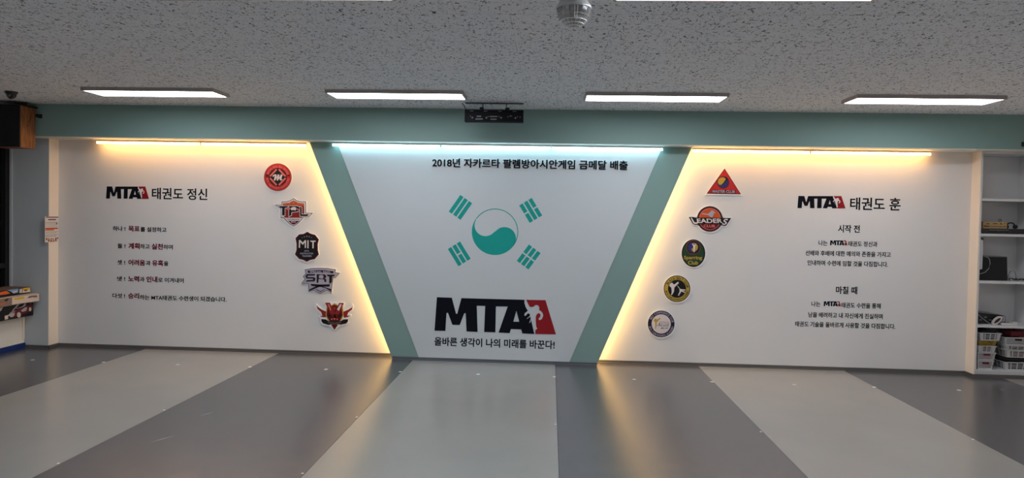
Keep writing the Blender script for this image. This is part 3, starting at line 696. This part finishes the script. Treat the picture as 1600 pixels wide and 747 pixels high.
# ------------------------------------------------------------------ crystal party lamp on the ceiling
lx, ly = .686, -4.1
t = thing('party_lamp', 'clear faceted crystal party lamp hanging from the ceiling', 'party lamp', (lx, ly, H))
chrome = mat('brushed_lamp_metal', (.62, .61, .58), .45, metal=.1); clear = mat('clear_plastic', (.97, .98, .98), .03, trans=.9, ior=1.4)
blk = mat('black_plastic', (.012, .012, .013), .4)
MB().lathe([(.069, 0), (.071, .004), (.071, H-2.688-.002), (.064, H-2.688)], (lx, ly, 2.688), 40).build('lamp_body', chrome, t, smooth=True)
MB().lathe([(.071, 2.690), (.073, 2.684), (.083, 2.673), (.0885, 2.663), (.0880, 2.654), (.085, 2.651), (.082, 2.655), (.082, 2.663), (.070, 2.684), (.069, 2.690)], (lx, ly, 0), 40, cap=False)  .build('clear_rim', mat('frosted_rim', (.93, .94, .94), .12, trans=.6, ior=1.4), t, smooth=True)
dome = MB(); pr = []
for i in range(7):
    a = (PI/2)*i/6.4; pr.append((.0855*math.cos(a)**.92, 2.658-.094*math.sin(a)))
pin_ = [(r*.94, 2.658-(2.658-z)*.95) for r, z in pr]
dome.lathe(pr + pin_[::-1], (lx, ly, 0), 18, cap=False)
dome.add([(lx+pr[-1][0]*math.cos(2*PI*i/18), ly+pr[-1][0]*math.sin(2*PI*i/18), pr[-1][1]) for i in range(18)], [tuple(range(18))])
dome.add([(lx+pin_[-1][0]*math.cos(2*PI*i/18), ly+pin_[-1][0]*math.sin(2*PI*i/18), pin_[-1][1]) for i in range(18)], [tuple(range(18))])
dome.build('faceted_dome', clear, t)
rg = MB()
for k in (0, 3, 4, 5, 6): rg.tube([(lx+(pr[k][0]+.0005)*math.cos(2*PI*i/18), ly+(pr[k][0]+.0005)*math.sin(2*PI*i/18), pr[k][1]) for i in range(19)], .0018, 6)
for i in range(18): rg.tube([(lx+(p[0]+.0005)*math.cos(2*PI*i/18), ly+(p[0]+.0005)*math.sin(2*PI*i/18), p[1]) for p in pr[3:6]], .0009, 6)
rg.build('facet_glints', mat('glint_white', (.9, .9, .9), .3), t)  # white tubes along the facet edges stand in for glints of refracted light
MB().lathe([(.0, 2.6825), (.074, 2.6825), (.074, 2.6765), (.0, 2.6765)], (lx, ly, 0), 32, cap=False).build('reflector_plate', mat('lamp_reflector', (.92, .92, .92), .5), t)
for k in range(6):
    a = 2*PI*k/6+.3; q = (lx+.045*math.cos(a), ly+.045*math.sin(a), 2.664)
    MB().lathe([(.0125, .012), (.0125, .002), (.009, -.004), (.003, -.006)], q, 12).build('lamp_lens', blk, t, smooth=True)
MB().lathe([(.006, .0), (.006, -.045), (.010, -.048), (.010, -.056)], (lx, ly, 2.676), 12).build('motor_shaft', mat('lamp_shaft', (.35, .33, .28), .4, metal=.6), t)

# ------------------------------------------------------------------ black control bar under the ceiling
dull = mat('dull_black_casing', (.008, .008, .010), .75, spec=.2)
t = thing('light_effect_bar', 'long black box hanging from the ceiling in front of the header', 'effect light', (-.02, -.6, H))
bx0, bx1, bz0, bz1, by0, by1 = -.291, .301, 2.574, 2.695, -.625, -.535
MB().prism([[(by0, bz0), (by1, bz0), (by1, bz1), (by0+.012, bz1), (by0, bz1-.028)]], bx0, bx1, 'x').build('casing', dull, t)
grey_mark = mat('grey_marking', (.20, .20, .21), .5); fb = crop(720, 150, 14.943, by0)
def rc(x0, y0, x1, y1): return [(x0, y0), (x1, y0), (x1, y1), (x0, y1)]
MB_ = MB()
for q in (rc(370,462,475,488), rc(342,525,512,550), rc(675,468,852,492), rc(695,532,835,555), rc(1135,462,1195,478)): MB_.prism([fb(q)], by0, by0-.001, 'y')
MB_.build('printed_marks', grey_mark, t)
for (px_, py_) in ((225,472),(640,480),(895,482),(1100,488),(1320,488),(1385,495)):
    q = fb([(px_, py_)])[0]; MB().lathe([(.005, .0), (.005, -.003), (.003, -.004)], (q[0], by0, q[1]), 10, 'y').build('button', grey_mark, t)
for (px_, py_) in ((270,505),(600,508),(942,510),(1275,515)):
    q = fb([(px_, py_)])[0]; MB().lathe([(.009, .0), (.008, -.006), (.004, -.008)], (q[0], by0, q[1]), 12, 'y').build('knob', grey_mark, t)
for xx in (-.22, -.08, .065, .212): MB().box(xx-.018, xx+.018, by0+.001, by0+.009, bz1-.018, bz1-.013).build('vent', grey_mark, t)
for xx in (-.112, .127):
    MB().rbox(xx-.004, xx+.004, -.584, -.576, bz1-.01, H-.003, .001).build('hanger', blk, t)
    MB().rbox(xx-.010, xx+.010, -.605, -.555, bz1, bz1+.022, .002).lathe([(.010, -.02), (.012, 0), (.010, .02)], (xx+(.012 if xx > 0 else -.012), -.58, bz1+.018), 10, 'x').build('clamp', blk, t)
MB().rbox(-.290, .302, -.60, -.55, H-.007, H-.0005, .001).build('ceiling_strip', blk, t)  # thin black strip flat on the ceiling above the bar
MB().tube([(-.280, -.56, bz1-.004), (-.290, -.56, bz1+.012), (-.310, -.558, H-.02), (-.33, -.555, H-.003)], .004).build('cable', blk, t)

# ------------------------------------------------------------------ wooden speaker at left and dome camera
wood = bpy.data.materials.new('worn_oak_veneer'); wood.use_nodes = True
nt = wood.node_tree; bs = nt.nodes['Principled BSDF']; tc = nt.nodes.new('ShaderNodeTexCoord'); mp = nt.nodes.new('ShaderNodeMapping'); mp.inputs['Scale'].default_value = (30, 30, 3)
nz = nt.nodes.new('ShaderNodeTexNoise'); nz.inputs['Scale'].default_value = 2.5; nz.inputs['Detail'].default_value = 6
cr = nt.nodes.new('ShaderNodeValToRGB'); cr.color_ramp.elements[0].position = .3; cr.color_ramp.elements[0].color = (*lin((96, 58, 32)), 1); cr.color_ramp.elements[1].position = .7; cr.color_ramp.elements[1].color = (*lin((170, 108, 62)), 1)
nt.links.new(tc.outputs['Object'], mp.inputs['Vector']); nt.links.new(mp.outputs['Vector'], nz.inputs['Vector']); nt.links.new(nz.outputs['Fac'], cr.inputs['Fac']); nt.links.new(cr.outputs['Color'], bs.inputs['Base Color']); bs.inputs['Roughness'].default_value = .5
cloth = mat('black_speaker_cloth', (.008, .008, .009), .9, bump=.4, bscale=900)
sx0, sx1, sy0, sy1, sz0, sz1 = -5.45, -5.128, -.445, -.215, 2.266, 2.716
t = thing('wall_speaker', 'wooden speaker with black front hung in the upper left corner', 'speaker', ((sx0+sx1)/2, sy1, sz0))
MB().rbox(sx0, sx1, sy0+.02, sy1, sz0, sz1, .004).build('cabinet', wood, t)
MB().rbox(sx0+.004, sx1-.004, sy0, sy0+.02, sz0+.004, sz1-.004, .006).build('grille', cloth, t)
MB().rbox(sx1-.32, sx1-.30, sy0-.001, sy0+.001, 2.47, 2.49, .0008).build('maker_plate', mat('silver_plate', (.4, .4, .4), .3, metal=.8), t)
for z in (2.515, 2.555): MB().lathe([(.006, -.001), (.006, .002), (.003, .003)], (sx1, -.32, z), 10, 'x').build('screw', blk, t)
MB().rbox(sx0, sx1+.02, sy0, sy1+.01, sz1, sz1+.016, .003).rbox((sx0+sx1)/2-.05, (sx0+sx1)/2+.05, sy1-.05, sy1+.017, sz1+.012, H-.001, .003).build('mounting_plate', blk, t)
t = thing('pipe_clip', 'small black knob on the green header beside the wooden speaker', 'knob', (-5.085, YH, 2.632))
MB().lathe([(.012, 0), (.012, -.012), (.007, -.014), (.007, -.035), (.020, -.038), (.020, -.052), (.014, -.056)], (-5.085, YH, 2.632), 14, 'y').build('knob_body', blk, t, smooth=True)
MB().rbox(-5.106, -5.064, YH-.006, YH, 2.61, 2.655, .002).build('back_plate', blk, t)
dx_, dy_ = -4.786, -.97
t = thing('dome_camera', 'small black dome camera on the ceiling above the wooden speaker', 'security camera', (dx_, dy_, H))
MB().lathe([(.056, 0), (.056, -.008), (.050, -.022), (.046, -.026)], (dx_, dy_, H), 28).build('base', blk, t, smooth=True)
MB().lathe([(.045*math.cos(a), -.024-.050*math.sin(a)) for a in [PI/2*i/8 for i in range(8)]], (dx_, dy_, H), 28).build('dome', mat('black_glossy_dome', (.012, .012, .012), .15), t, smooth=True)
MB().lathe([(.018, .0), (.018, -.008), (.012, -.010), (.012, -.004), (.002, -.004)], (dx_+.006, dy_-.038, H-.042), 20, 'y').build('lens', mat('camera_lens_ring', (.10, .10, .11), .2), t, smooth=True)
t = thing('junction_box', 'small dark box on the green header at the far right edge', 'box', (5.43, YH, 2.442))
MB().rbox(5.408, 5.47, YH-.03, YH, 2.442, 2.488, .003).build('case', blk, t)
MB().rbox(5.418, 5.46, YH-.032, YH-.029, 2.450, 2.480, .001).build('front_plate', mat('brown_plate', (.09, .045, .035), .5), t)

# ------------------------------------------------------------------ notice sheet on the left side of the recess
PX = JL+.0035
t = thing('notice_sheet', 'printed paper notice stuck on the cream edge left of the white panel', 'notice', (PX, .035, 1.22))
MB().box(JL+.0006, PX, -.066, .146, 1.222, 1.519).build('paper', mat('notice_paper', (.75, .70, .66), .6), t)
fx = lambda pts: [(-.066+(p[0]-105)/270*.212, 1.519-(p[1]-97)/508*.297) for p in pts]
def strip(name, qs, m):
    mb = MB()
    for q in qs: mb.prism([fx(q)], PX, PX+.0006, 'x')
    mb.build(name, m, t)
strip('header_line', [rc(125,104,372,120), rc(165,150,322,170)], P_DRED)
strip('text_lines', [rc(115,208,345,214), rc(115,230,330,236), rc(115,255,330,260), rc(115,395,370,402), rc(115,420,345,426), rc(115,452,370,460), rc(115,480,335,490), rc(325,220,352,258)], P_GREY)
strip('orange_block', [rc(112,318,362,348), rc(112,350,285,372)], P_ORANGE); strip('violet_line', [rc(115,282,360,294)], P_LILAC)
strip('small_figures', [rc(125,530,150,560), rc(165,540,190,590), rc(215,530,280,545), rc(235,560,250,600), rc(270,555,290,600), rc(310,520,335,590), rc(345,515,368,545)], P_BRICK)
strip('yellow_patches', [rc(120,515,205,530), rc(200,548,232,600)], P_GOLD)

# ------------------------------------------------------------------ boxes of model cars on the low wall
def bface(X): return lambda u, v: atx(u, v, X)
dk = pm('box_print_black', (24,20,22), .35); tan = pm('box_print_tan', (140,120,104), .5); cream_p = pm('box_print_cream', (226,206,190), .5)
maro = pm('box_print_maroon', (110,24,34), .35); silver = pm('box_print_silver', (190,180,182), .35); pale = pm('box_print_pale', (206,200,190), .4)
oran = pm('box_print_orange', (226,104,42), .4); sky = pm('box_print_sky', (110,160,205), .4); yel = pm('box_print_yellow', (226,184,40), .4); brown = pm('box_lid_brown', (120,92,76), .6)
def toy_box(label, X, z0, z1, yfar, ynear, m_body, m_top, Z0=None):
    x0 = XL+.006
    t = thing('toy_box', label, 'box', ((x0+X)/2, (yfar+ynear)/2, z0), 'boxes stacked on the low wall')
    MB().rbox(x0, X, ynear, yfar, z0, z1, .002).build('carton', m_body, t)
    MB().box(x0+.003, X-.003, ynear+.003, yfar-.003, z1-.001, z1+.0008).build('lid_print', m_top, t)
    def pr(name, polys, m, n=1):
        mb = MB()
        for p in polys:
            q = [atx(0+a/9.34, 430+b_/9.34, X) for a, b_ in p]
            q = [(min(max(y, ynear+.002), yfar-.002), min(max(z, z0+.002), z1-.002)) for y, z in q]
            mb.prism([q], X, X+.0006*n, 'x')
        mb.build(name, m, t)
    return t, pr
X1 = -5.294
t, pr = toy_box('large black box printed with a red car, bottom of the stack on the low wall', X1, LOW, .549, -.03, -.64, dk, dk)
pr('car_body', [[(140,585),(160,530),(220,505),(260,510),(300,485),(355,470),(420,440),(478,425),(478,500),(450,515),(400,545),(330,570),(240,600),(150,615)]], maro)
pr('car_roof', [[(215,480),(290,405),(430,380),(478,375),(478,395),(400,430),(340,465),(250,490)]], silver)
pr('car_windows', [[(235,480),(295,415),(370,400),(330,450),(260,482)],[(380,400),(440,388),(470,390),(410,425),(370,440)]], dk, 2)
pr('car_front', [[(140,590),(155,555),(215,545),(210,580),(190,610),(150,612)],[(150,545),(210,520),(225,525),(160,553)],[(300,520),(360,470),(400,465),(380,520),(330,535)]], silver, 2)
pr('wheels', [[(275+28*math.cos(a), 580+40*math.sin(a)) for a in [PI*i/8 for i in range(16)]], [(438+18*math.cos(a), 498+30*math.sin(a)) for a in [PI*i/8 for i in range(16)]]], pale, 3)
pr('pale_stripe', [[(115,590),(265,400),(280,402),(130,600)], [(0,480),(45,465),(15,520),(0,528)]], pale)
pr('small_label', [[(68,595),(115,582),(118,640),(70,652)]], cream_p, 2); pr('orange_nose', [[(0,430),(85,395),(60,430),(0,455)]], oran)
X2 = -5.222
t, pr = toy_box('cream box with a yellow label, middle of the stack on the low wall', X2, .5505, .638, -.03, -.64, tan, cream_p)
pr('cream_panel', [[(176,280),(590,230),(590,390),(176,430)]], cream_p)
pr('yellow_label', [[(205,335),(350,315),(352,342),(300,352),(215,362)]], yel, 2)
pr('car_sketch', [[(395,335),(425,305),(480,295),(535,292),(545,322),(500,326),(470,322),(440,332)]], pm('sketch_grey', (120,112,118)), 2)
pr('orange_mark', [[(0,425),(90,390),(70,415),(30,440)]], oran, 2); pr('dark_mark', [[(60,370),(110,340),(130,345),(90,385)]], dk, 2)
X3 = -5.313
t, pr = toy_box('flat colourful box with orange and blue flashes, top of the stack on the low wall', X3, .6395, .712, -.05, -.60, dk, brown)
pr('orange_flash', [[(0,250),(95,228),(150,265),(90,280),(0,292)]], oran); pr('blue_flash', [[(100,215),(270,195),(262,255),(200,268),(150,235)]], sky)
pr('white_flash', [[(170,245),(255,220),(250,240),(190,262)],[(282,205),(325,196),(325,258),(282,262)]], pale, 2)
pr('yellow_label', [[(333,190),(442,176),(442,205),(333,217)]], yel); pr('white_label', [[(333,219),(442,207),(442,245),(333,258)]], cream_p); pr('label_mark', [[(345,215),(385,205),(405,225),(360,238)]], brown, 2)

# ------------------------------------------------------------------ open shelf unit at right
sh_m = mat('white_melamine', (.70, .70, .70), .45, noise=.02, nscale=4)
CX0, CX1, CY0, CY1 = JR+.012, 5.775, .004, .36
t = thing('shelf_unit', 'tall white open shelf unit at the right end of the wall', 'shelf unit', ((CX0+CX1)/2, .18, .037))
MB().rbox(CX0, CX0+.016, CY0, CY1, .037, HB-.001, .001).build('side_panel', sh_m, t)
MB().rbox(CX1-.016, CX1, CY0, CY1, .037, HB-.001, .001).build('side_panel', sh_m, t)
MB().box(CX0+.016, CX1-.016, CY1-.008, CY1, .037, HB-.001).build('back_panel', sh_m, t)
SHELF = [.083, .563, 1.034, 1.537, 1.910]
for z in SHELF[1:]: MB().rbox(CX0+.016, CX1-.016, CY0, CY1-.008, z-.026, z, .001).build('shelf', sh_m, t)
MB().rbox(CX0+.016, CX1-.016, CY0, CY1-.008, .065, SHELF[0], .001).build('bottom_shelf', sh_m, t)
MB().rbox(CX0+.016, CX1-.016, CY0+.006, CY0+.022, .037, .065, .001).build('plinth', sh_m, t)
MB().rbox(CX0+.016, CX1-.016, CY0, CY1-.008, HB-.02, HB-.001, .001).build('top_panel', sh_m, t)
IX0, IX1 = CX0+.016, CX1-.016
# baskets
def basket(x0, x1, z0, h, m, label, y0=.03, depth=.25, slots='grid', handle=True, taper=.012):
    t = thing('basket', label, 'basket', ((x0+x1)/2, y0+depth/2, z0), 'stacked baskets at the bottom of the shelf')
    mb = MB(); y1 = y0+depth; th = .003
    def wall(pts_fn, n_len):                        # lattice wall, pts_fn(s, t) -> point; s along 0..1, t up 0..1
        nu = max(6, int(n_len/.014)) if slots == 'grid' else max(4, int(n_len/.10))
        nv = 4
        def bar(s0, s1, t0, t1):
            q = [pts_fn(s0, t0, 0), pts_fn(s1, t0, 0), pts_fn(s1, t1, 0), pts_fn(s0, t1, 0), pts_fn(s0, t0, 1), pts_fn(s1, t0, 1), pts_fn(s1, t1, 1), pts_fn(s0, t1, 1)]
            mb.add(q, [(0,1,2,3),(7,6,5,4),(0,4,5,1),(1,5,6,2),(2,6,7,3),(3,7,4,0)])
        bar(0, 1, 0, .16); bar(0, 1, .86, 1)
        for k in range(1, nv): bar(0, 1, .16+.70*k/nv-.03, .16+.70*k/nv+.03)
        wv = (.0045 if slots == 'grid' else .009)/n_len
        bar(0, wv*4, .16, .86); bar(1-wv*4, 1, .16, .86)
        for k in range(1, nu): bar(k/nu-wv/2, k/nu+wv/2, .16, .86)
    def mk(a, b, inward):
        def fn(s, t_, side):
            k = taper*(1-t_)
            p = Vector(a).lerp(Vector(b), s); cxm, cym = (x0+x1)/2, (y0+y1)/2
            px_ = p.x - k*(1 if p.x > cxm else -1)*(abs(p.x-cxm)/((x1-x0)/2)); py_ = p.y - k*(1 if p.y > cym else -1)*(abs(p.y-cym)/((y1-y0)/2))
            return (px_+inward[0]*th*side, py_+inward[1]*th*side, z0+t_*h)
        return fn
    wall(mk((x0, y0, 0), (x1, y0, 0), (0, 1)), x1-x0); wall(mk((x0, y1, 0), (x1, y1, 0), (0, -1)), x1-x0)
    wall(mk((x0, y0, 0), (x0, y1, 0), (1, 0)), y1-y0); wall(mk((x1, y0, 0), (x1, y1, 0), (-1, 0)), y1-y0)
    mb.box(x0+taper, x1-taper, y0+taper, y1-taper, z0, z0+.003)
    # rim
    mb.prism([[(x0-.004, y0-.004), (x1+.004, y0-.004), (x1+.004, y1+.004), (x0-.004, y1+.004)], [(x0+.004, y0+.004), (x0+.004, y1-.004), (x1-.004, y1-.004), (x1-.004, y0+.004)]], z0+h-.006, z0+h, 'z')
    mb.build('basket_body', m, t)
    if handle:
        xm = (x0+x1)/2
        MB().rbox(xm-.034, xm+.034, y0-.0035, y0+.0005, z0+h*.62, z0+h*.86, .0015).build('hand_hole', handle, t)
    return t
bw = mat('white_plastic', (.60, .60, .60), .45); by = mat('mustard_plastic', (.33, .22, .03), .45)
hm = mat('maroon_hole', (.12, .01, .03), .6); hb_ = mat('dark_hole', (.01, .01, .012), .6)
def bundle(label, x0, x1, y0, y1, z0, z1, m, seed=0, rough=.012, cat='cloth', grp='things inside the baskets'):
    rr = random.Random(seed); bm = bmesh.new(); bmesh.ops.create_cube(bm, size=1)
    bmesh.ops.subdivide_edges(bm, edges=bm.edges[:], cuts=5, use_grid_fill=True)
    ph = [rr.uniform(0, 6) for _ in range(6)]
    for v in bm.verts:
        c = v.co; l = max(abs(c.x), abs(c.y), abs(c.z)); q = c.normalized()*l*.5/.5
        p = c*.55 + q*.45*1.1
        wv = math.sin(p.x*9+ph[0])+math.sin(p.y*11+ph[1])+math.sin((p.x+p.y)*17+ph[2])*.6
        z = (p.z+.5)
        v.co = Vector((x0+(min(max(p.x+.5, 0), 1))*(x1-x0), y0+(min(max(p.y+.5, 0), 1))*(y1-y0), z0+min(max(z, 0), 1)*(z1-z0)*(.86+.07*wv*(z > .5)*.8)))
    for v in bm.verts: v.co.z = max(z0, min(z1, v.co.z))
    mb = MB(); bm.verts.index_update(); mb.add([v.co[:] for v in bm.verts], [[v.index for v in f.verts] for f in bm.faces]); bm.free()
    o = mb.build('folded_cloth', m, loc=((x0+x1)/2, (y0+y1)/2, z0), smooth=True); tag(o, label, cat, grp); return o
pinkc = mat('pink_cloth', (.42, .10, .14), .9, bump=.3, bscale=60); redc = mat('maroon_cloth', (.13, .016, .022), .9, bump=.3, bscale=60); darkc = mat('navy_cloth', (.014, .014, .022), .9, bump=.3, bscale=60)
brownc = mat('dull_red_cloth', (.16, .06, .06), .9, bump=.3, bscale=60); blackc = mat('black_cloth', (.008, .008, .009), .95, bump=.3, bscale=60)
z = SHELF[0]
bl = [(5.190, 5.358, .095, bw, 'white basket with pink contents, bottom of the left stack on the shelf', hm), (5.186, 5.376, .088, bw, 'white basket with a dark red hand hole, second from the bottom of the left stack', hm),
      (5.190, 5.378, .070, bw, 'white slotted basket under the mustard one in the left stack', None), (5.190, 5.382, .054, by, 'mustard yellow basket in the left stack on the shelf', None), (5.204, 5.425, .084, bw, 'top white basket of the left stack, with dark cloth in it', None)]
zt = []
for x0, x1, h, m, lb, hd in bl:
    basket(x0, x1, z, h, m, lb, handle=hd, slots='grid' if hd else 'slot'); zt.append((x0, x1, z, h)); z += h+.0008
for (x0, x1, z0, h), m, lb, sd in zip(zt, (pinkc, pinkc, brownc, by, darkc), ('pink cloth inside the bottom basket of the left stack', 'pink cloth inside the second basket of the left stack', 'dull red cloth inside the slotted basket under the mustard one', 'mustard cloth inside the mustard yellow basket', 'dark navy cloth heaped in the top basket of the left stack'), range(5)):
    bundle(lb, x0+.018, x1-.018, .048, .262, z0+.004, z0+h-.006 + (.05 if sd == 4 else 0), m, sd)
z = SHELF[0]; zt = []
br_ = [(5.470, 5.735, .088, 'white slotted basket with a long left side, bottom of the right stack', None), (None, None, .046, 'folded black cloth between the white baskets of the right stack', None),
       (5.486, 5.735, .078, 'white slotted basket with dull red contents in the right stack', None), (5.472, 5.735, .050, 'shallow white slotted basket, second from the top of the right stack', None), (5.464, 5.735, .088, 'white basket with a dark hand hole, top of the right stack', hb_)]
for x0, x1, h, lb, hd in br_:
    if x0 is None:
        bundle(lb, 5.465, 5.74, .035, .285, z, z+h, blackc, 11, grp='things inside the baskets'); z += h+.0008; continue
    basket(x0, x1, z, h, bw, lb, handle=hd, slots='grid' if hd else 'slot', depth=.27); zt.append((x0, x1, z, h)); z += h+.0008
for (x0, x1, z0, h), m, lb, sd in zip(zt, (blackc, brownc, blackc, darkc), ('dark cloth inside the bottom basket of the right stack', 'dull red cloth inside the middle basket of the right stack', 'dark cloth inside the shallow basket of the right stack', 'dark navy cloth inside the top basket of the right stack'), range(20, 24)):
    bundle(lb, x0+.018, x1-.018, .05, .28, z0+.004, z0+h-.004, m, sd)
bundle('maroon cloth heaped on the top basket of the right stack', 5.535, 5.70, .05, .25, z-.002, z+.072, redc, 31)
# shelf with black device and tan box
t = thing('media_player', 'flat black device across the shelf under the tan box', 'media player', (5.38, .14, SHELF[3]))
MB().rbox(IX0+.002, IX1-.04, .012, .27, SHELF[3]+.004, 1.592, .003).build('casing', blk, t)
for x in (5.22, 5.34, 5.46, 5.60): MB().lathe([(.009, 0), (.009, -.004), (.006, -.005)], (x, .012, 1.566), 14, 'y').build('knob', mat('dark_grey_knob', (.04, .04, .045), .3), t)
MB().rbox(5.25, 5.45, .0105, .0125, 1.574, 1.580, .0005).build('display', grey_mark, t)
for x in (5.20, 5.68):
    for y in (.04, .24): MB().lathe([(.010, 0), (.010, .004)], (x, y, SHELF[3]), 10).build('foot', blk, t)
t = thing('tan_case', 'tan box-shaped device with dark markings on the black player', 'device', (5.357, .17, 1.592))
tanm = mat('tan_metal', lin((186, 152, 106)), .45)
MB().rbox(5.233, 5.482, .09, .26, 1.592, 1.665, .003).build('casing', tanm, t)
ff = crop(1510, 320, 9.334, .09); mk_ = mat('dark_brown_print', (.05, .03, .015), .5)
mbm = MB()
for q in ([(240,300),(345,308),(345,318),(270,322)], rc(385,270,450,280), rc(355,312,450,320), rc(460,314,520,322), rc(535,312,572,322), rc(540,268,575,275)): mbm.prism([ff(q)], .09, .0885, 'y')
mbm.build('markings', mk_, t)
MB().prism([ff([(490,285),(505,262),(525,285)])], .09, .087, 'y').build('switch', mk_, t)
for px_ in (300, 325): q = ff([(px_, 276)])[0]; MB().lathe([(.006, 0), (.006, -.005)], (q[0], .09, q[1]), 12, 'y').build('knob', mk_, t)
o = MB(); q = []
for i in range(25):
    a = 2*PI*i/24; q.append((5.445+.013*math.cos(a), .15, 1.6815+.013*math.sin(a)))
o.tube(q, .0035)
tag(o.build('cable_ring', blk, loc=(5.445, .15, 1.665), smooth=True), 'small black ring of cable standing on the tan device', 'cable')
t = thing('headset', 'black headset lying right of the tan device', 'headset', (5.545, .13, 1.592))
arc = [(5.545+.048*math.cos(a), .13, 1.606+.052*math.sin(a)) for a in [PI*i/16 for i in range(17)]]
MB().tube(arc, .007).build('headband', blk, t, smooth=True)
for s in (-1, 1): MB().lathe([(.010, -.014), (.022, -.010), (.022, .008), (.014, .014)], (5.545+s*.046, .13, 1.6145), 18, 'y').build('ear_pad', blk, t, smooth=True)
# shelf with black case and wall-mounted power strip
t = thing('black_case', 'black box standing on the middle shelf', 'case', (5.37, .18, SHELF[2]))
MB().prism([[(5.215, SHELF[2]), (5.512, SHELF[2]), (5.500, 1.286), (5.222, 1.286)]], .10, .26, 'y').build('case_body', mat('black_leatherette', (.009, .009, .010), .7, bump=.3, bscale=150), t)
MB().rbox(5.222, 5.500, .102, .258, 1.2862, 1.294, .002).build('lid_edge', mat('grey_lid', (.16, .16, .16), .5), t)
t = thing('power_strip', 'pale grey power strip fixed upright inside the shelf unit', 'power strip', (IX0, .05, 1.155))
MB().rbox(IX0+.0005, IX0+.036, .012, .06, 1.155, 1.472, .012).build('strip_body', mat('pale_grey_plastic', (.50, .50, .53), .4), t, smooth=True)
for k in range(4): MB().lathe([(.014, 0), (.014, .0015), (.009, .002)], (IX0+.036, .036, 1.205+k*.07), 16, 'x').build('socket', mat('grey_socket', (.28, .28, .3), .5), t)
MB().rbox(IX0+.020, IX0+.066, .062, .10, 1.43, 1.49, .006).tube([(IX0+.048, .08, 1.432), (IX0+.040, .08, 1.36), (IX0+.044, .082, 1.30), (IX0+.036, .078, 1.24)], .007).build('plug', blk, t)
cab = mat('pale_cable', (.28, .28, .29), .5)
q = [(5.235, .05, 1.292), (5.262, .045, 1.287), (5.285, .045, 1.262), (5.292, .045, 1.215), (5.28, .045, 1.165), (5.245, .045, 1.125), (5.205, .045, 1.11), (5.175, .045, 1.105)]
tag(MB().tube(q, .004).build('cable', cab, loc=(5.24, .045, 1.035), smooth=True), 'pale cable looping from the power strip in front of the black box', 'cable', 'cables on the shelves')
q = [(5.53+.1*i/20, .09+.03*math.sin(i*.9), SHELF[2]+.006+.022*abs(math.sin(i*.55))) for i in range(41)]
q = [(min(p[0], 5.74), p[1], p[2]) for p in q]
tag(MB().tube(q, .0045).build('cable', blk, loc=(5.6, .09, SHELF[2]), smooth=True), 'black cable lying right of the black box on the middle shelf', 'cable', 'cables on the shelves')
q = [(5.60, .2, 1.12), (5.61, .2, 1.135), (5.635, .2, 1.14), (5.655, .2, 1.12), (5.665, .2, 1.07), (5.66, .2, 1.039)]
q = [(5.575, .2, 1.039), (5.585, .2, 1.09)] + q
tag(MB().tube(q, .0035).build('cable', cab, loc=(5.62, .2, SHELF[2]), smooth=True), 'thin grey cable arching at the right of the middle shelf', 'cable', 'cables on the shelves')
# shelf with router, power strip and mouse-like oval
t = thing('receiver', 'black slant-topped device with a pale sticker on the fourth shelf', 'receiver', (5.36, .18, SHELF[1]))
MB().prism([[(5.178, SHELF[1]), (5.508, SHELF[1]), (5.508, .655), (5.43, .668), (5.178, .690)]], .10, .28, 'y').build('casing', blk, t)
MB().prism([[(5.178, .690), (5.43, .668), (5.43, .672), (5.178, .695)]], .10, .28, 'y').build('lid_edge', mat('grey_edge', (.22, .22, .22), .5), t)
MB().box(5.418, 5.50, .0985, .10, .592, .650).build('sticker', P_LILAC, t)
MB().box(5.432, 5.486, .0975, .0985, .604, .638).build('sticker_print', P_GREY, t)
for k in range(3): MB().rbox(5.235+.05*k, 5.262+.05*k, .098, .1002, .60+.03*(k % 2), .612+.03*(k % 2), .001).build('button', grey_mark, t)
tag(MB().tube([(5.215, .085, .665), (5.24, .08, .635), (5.29, .075, .598), (5.33, .07, .570), (5.35, .07, .568)], .0045).build('cable', cab, loc=(5.28, .08, SHELF[1]), smooth=True), 'grey cable slanting across the black device on the fourth shelf', 'cable', 'cables on the shelves')
t = thing('power_strip', 'white power strip lying on the fourth shelf', 'power strip', (5.51, .055, SHELF[1]))
wp = mat('white_socket_plastic', (.62, .61, .58), .4)
MB().rbox(5.43, 5.595, .035, .078, SHELF[1], SHELF[1]+.024, .005).build('strip_body', wp, t)
MB().rbox(5.54, 5.592, .036, .077, SHELF[1]+.0235, SHELF[1]+.036, .004).build('plug', wp, t)
for k in range(2): MB().lathe([(.015, 0), (.015, .0015), (.010, .002)], (5.455+k*.042, .056, SHELF[1]+.024), 14).build('socket', mat('socket_grey', (.3, .3, .3), .5), t)
tag(MB().tube([(5.52, .10, .565), (5.535, .085, .605), (5.56, .082, .622), (5.575, .086, .612), (5.568, .06, .600)], .004).build('cable', mat('ivory_cable', (.5, .46, .38), .5), loc=(5.54, .08, SHELF[1]), smooth=True), 'short ivory cable rising behind the white power strip', 'cable', 'cables on the shelves')
t = thing('computer_mouse', 'white oval device with a dark red centre leaning on the fourth shelf', 'device', (5.385, .045, SHELF[1]))
el = lambda a, b_, r0: [(5.385+a*math.cos(q)*math.cos(r0)-b_*math.sin(q)*math.sin(r0), SHELF[1]+.047+a*math.cos(q)*math.sin(r0)+b_*math.sin(q)*math.cos(r0)) for q in [2*PI*i/28 for i in range(28)]]
MB().prism([el(.062, .030, .72)], .040, .060, 'y').build('shell', wp, t); MB().prism([el(.042, .014, .72)], .038, .041, 'y').build('dark_centre', mat('dark_red_centre', (.05, .012, .015), .4), t)
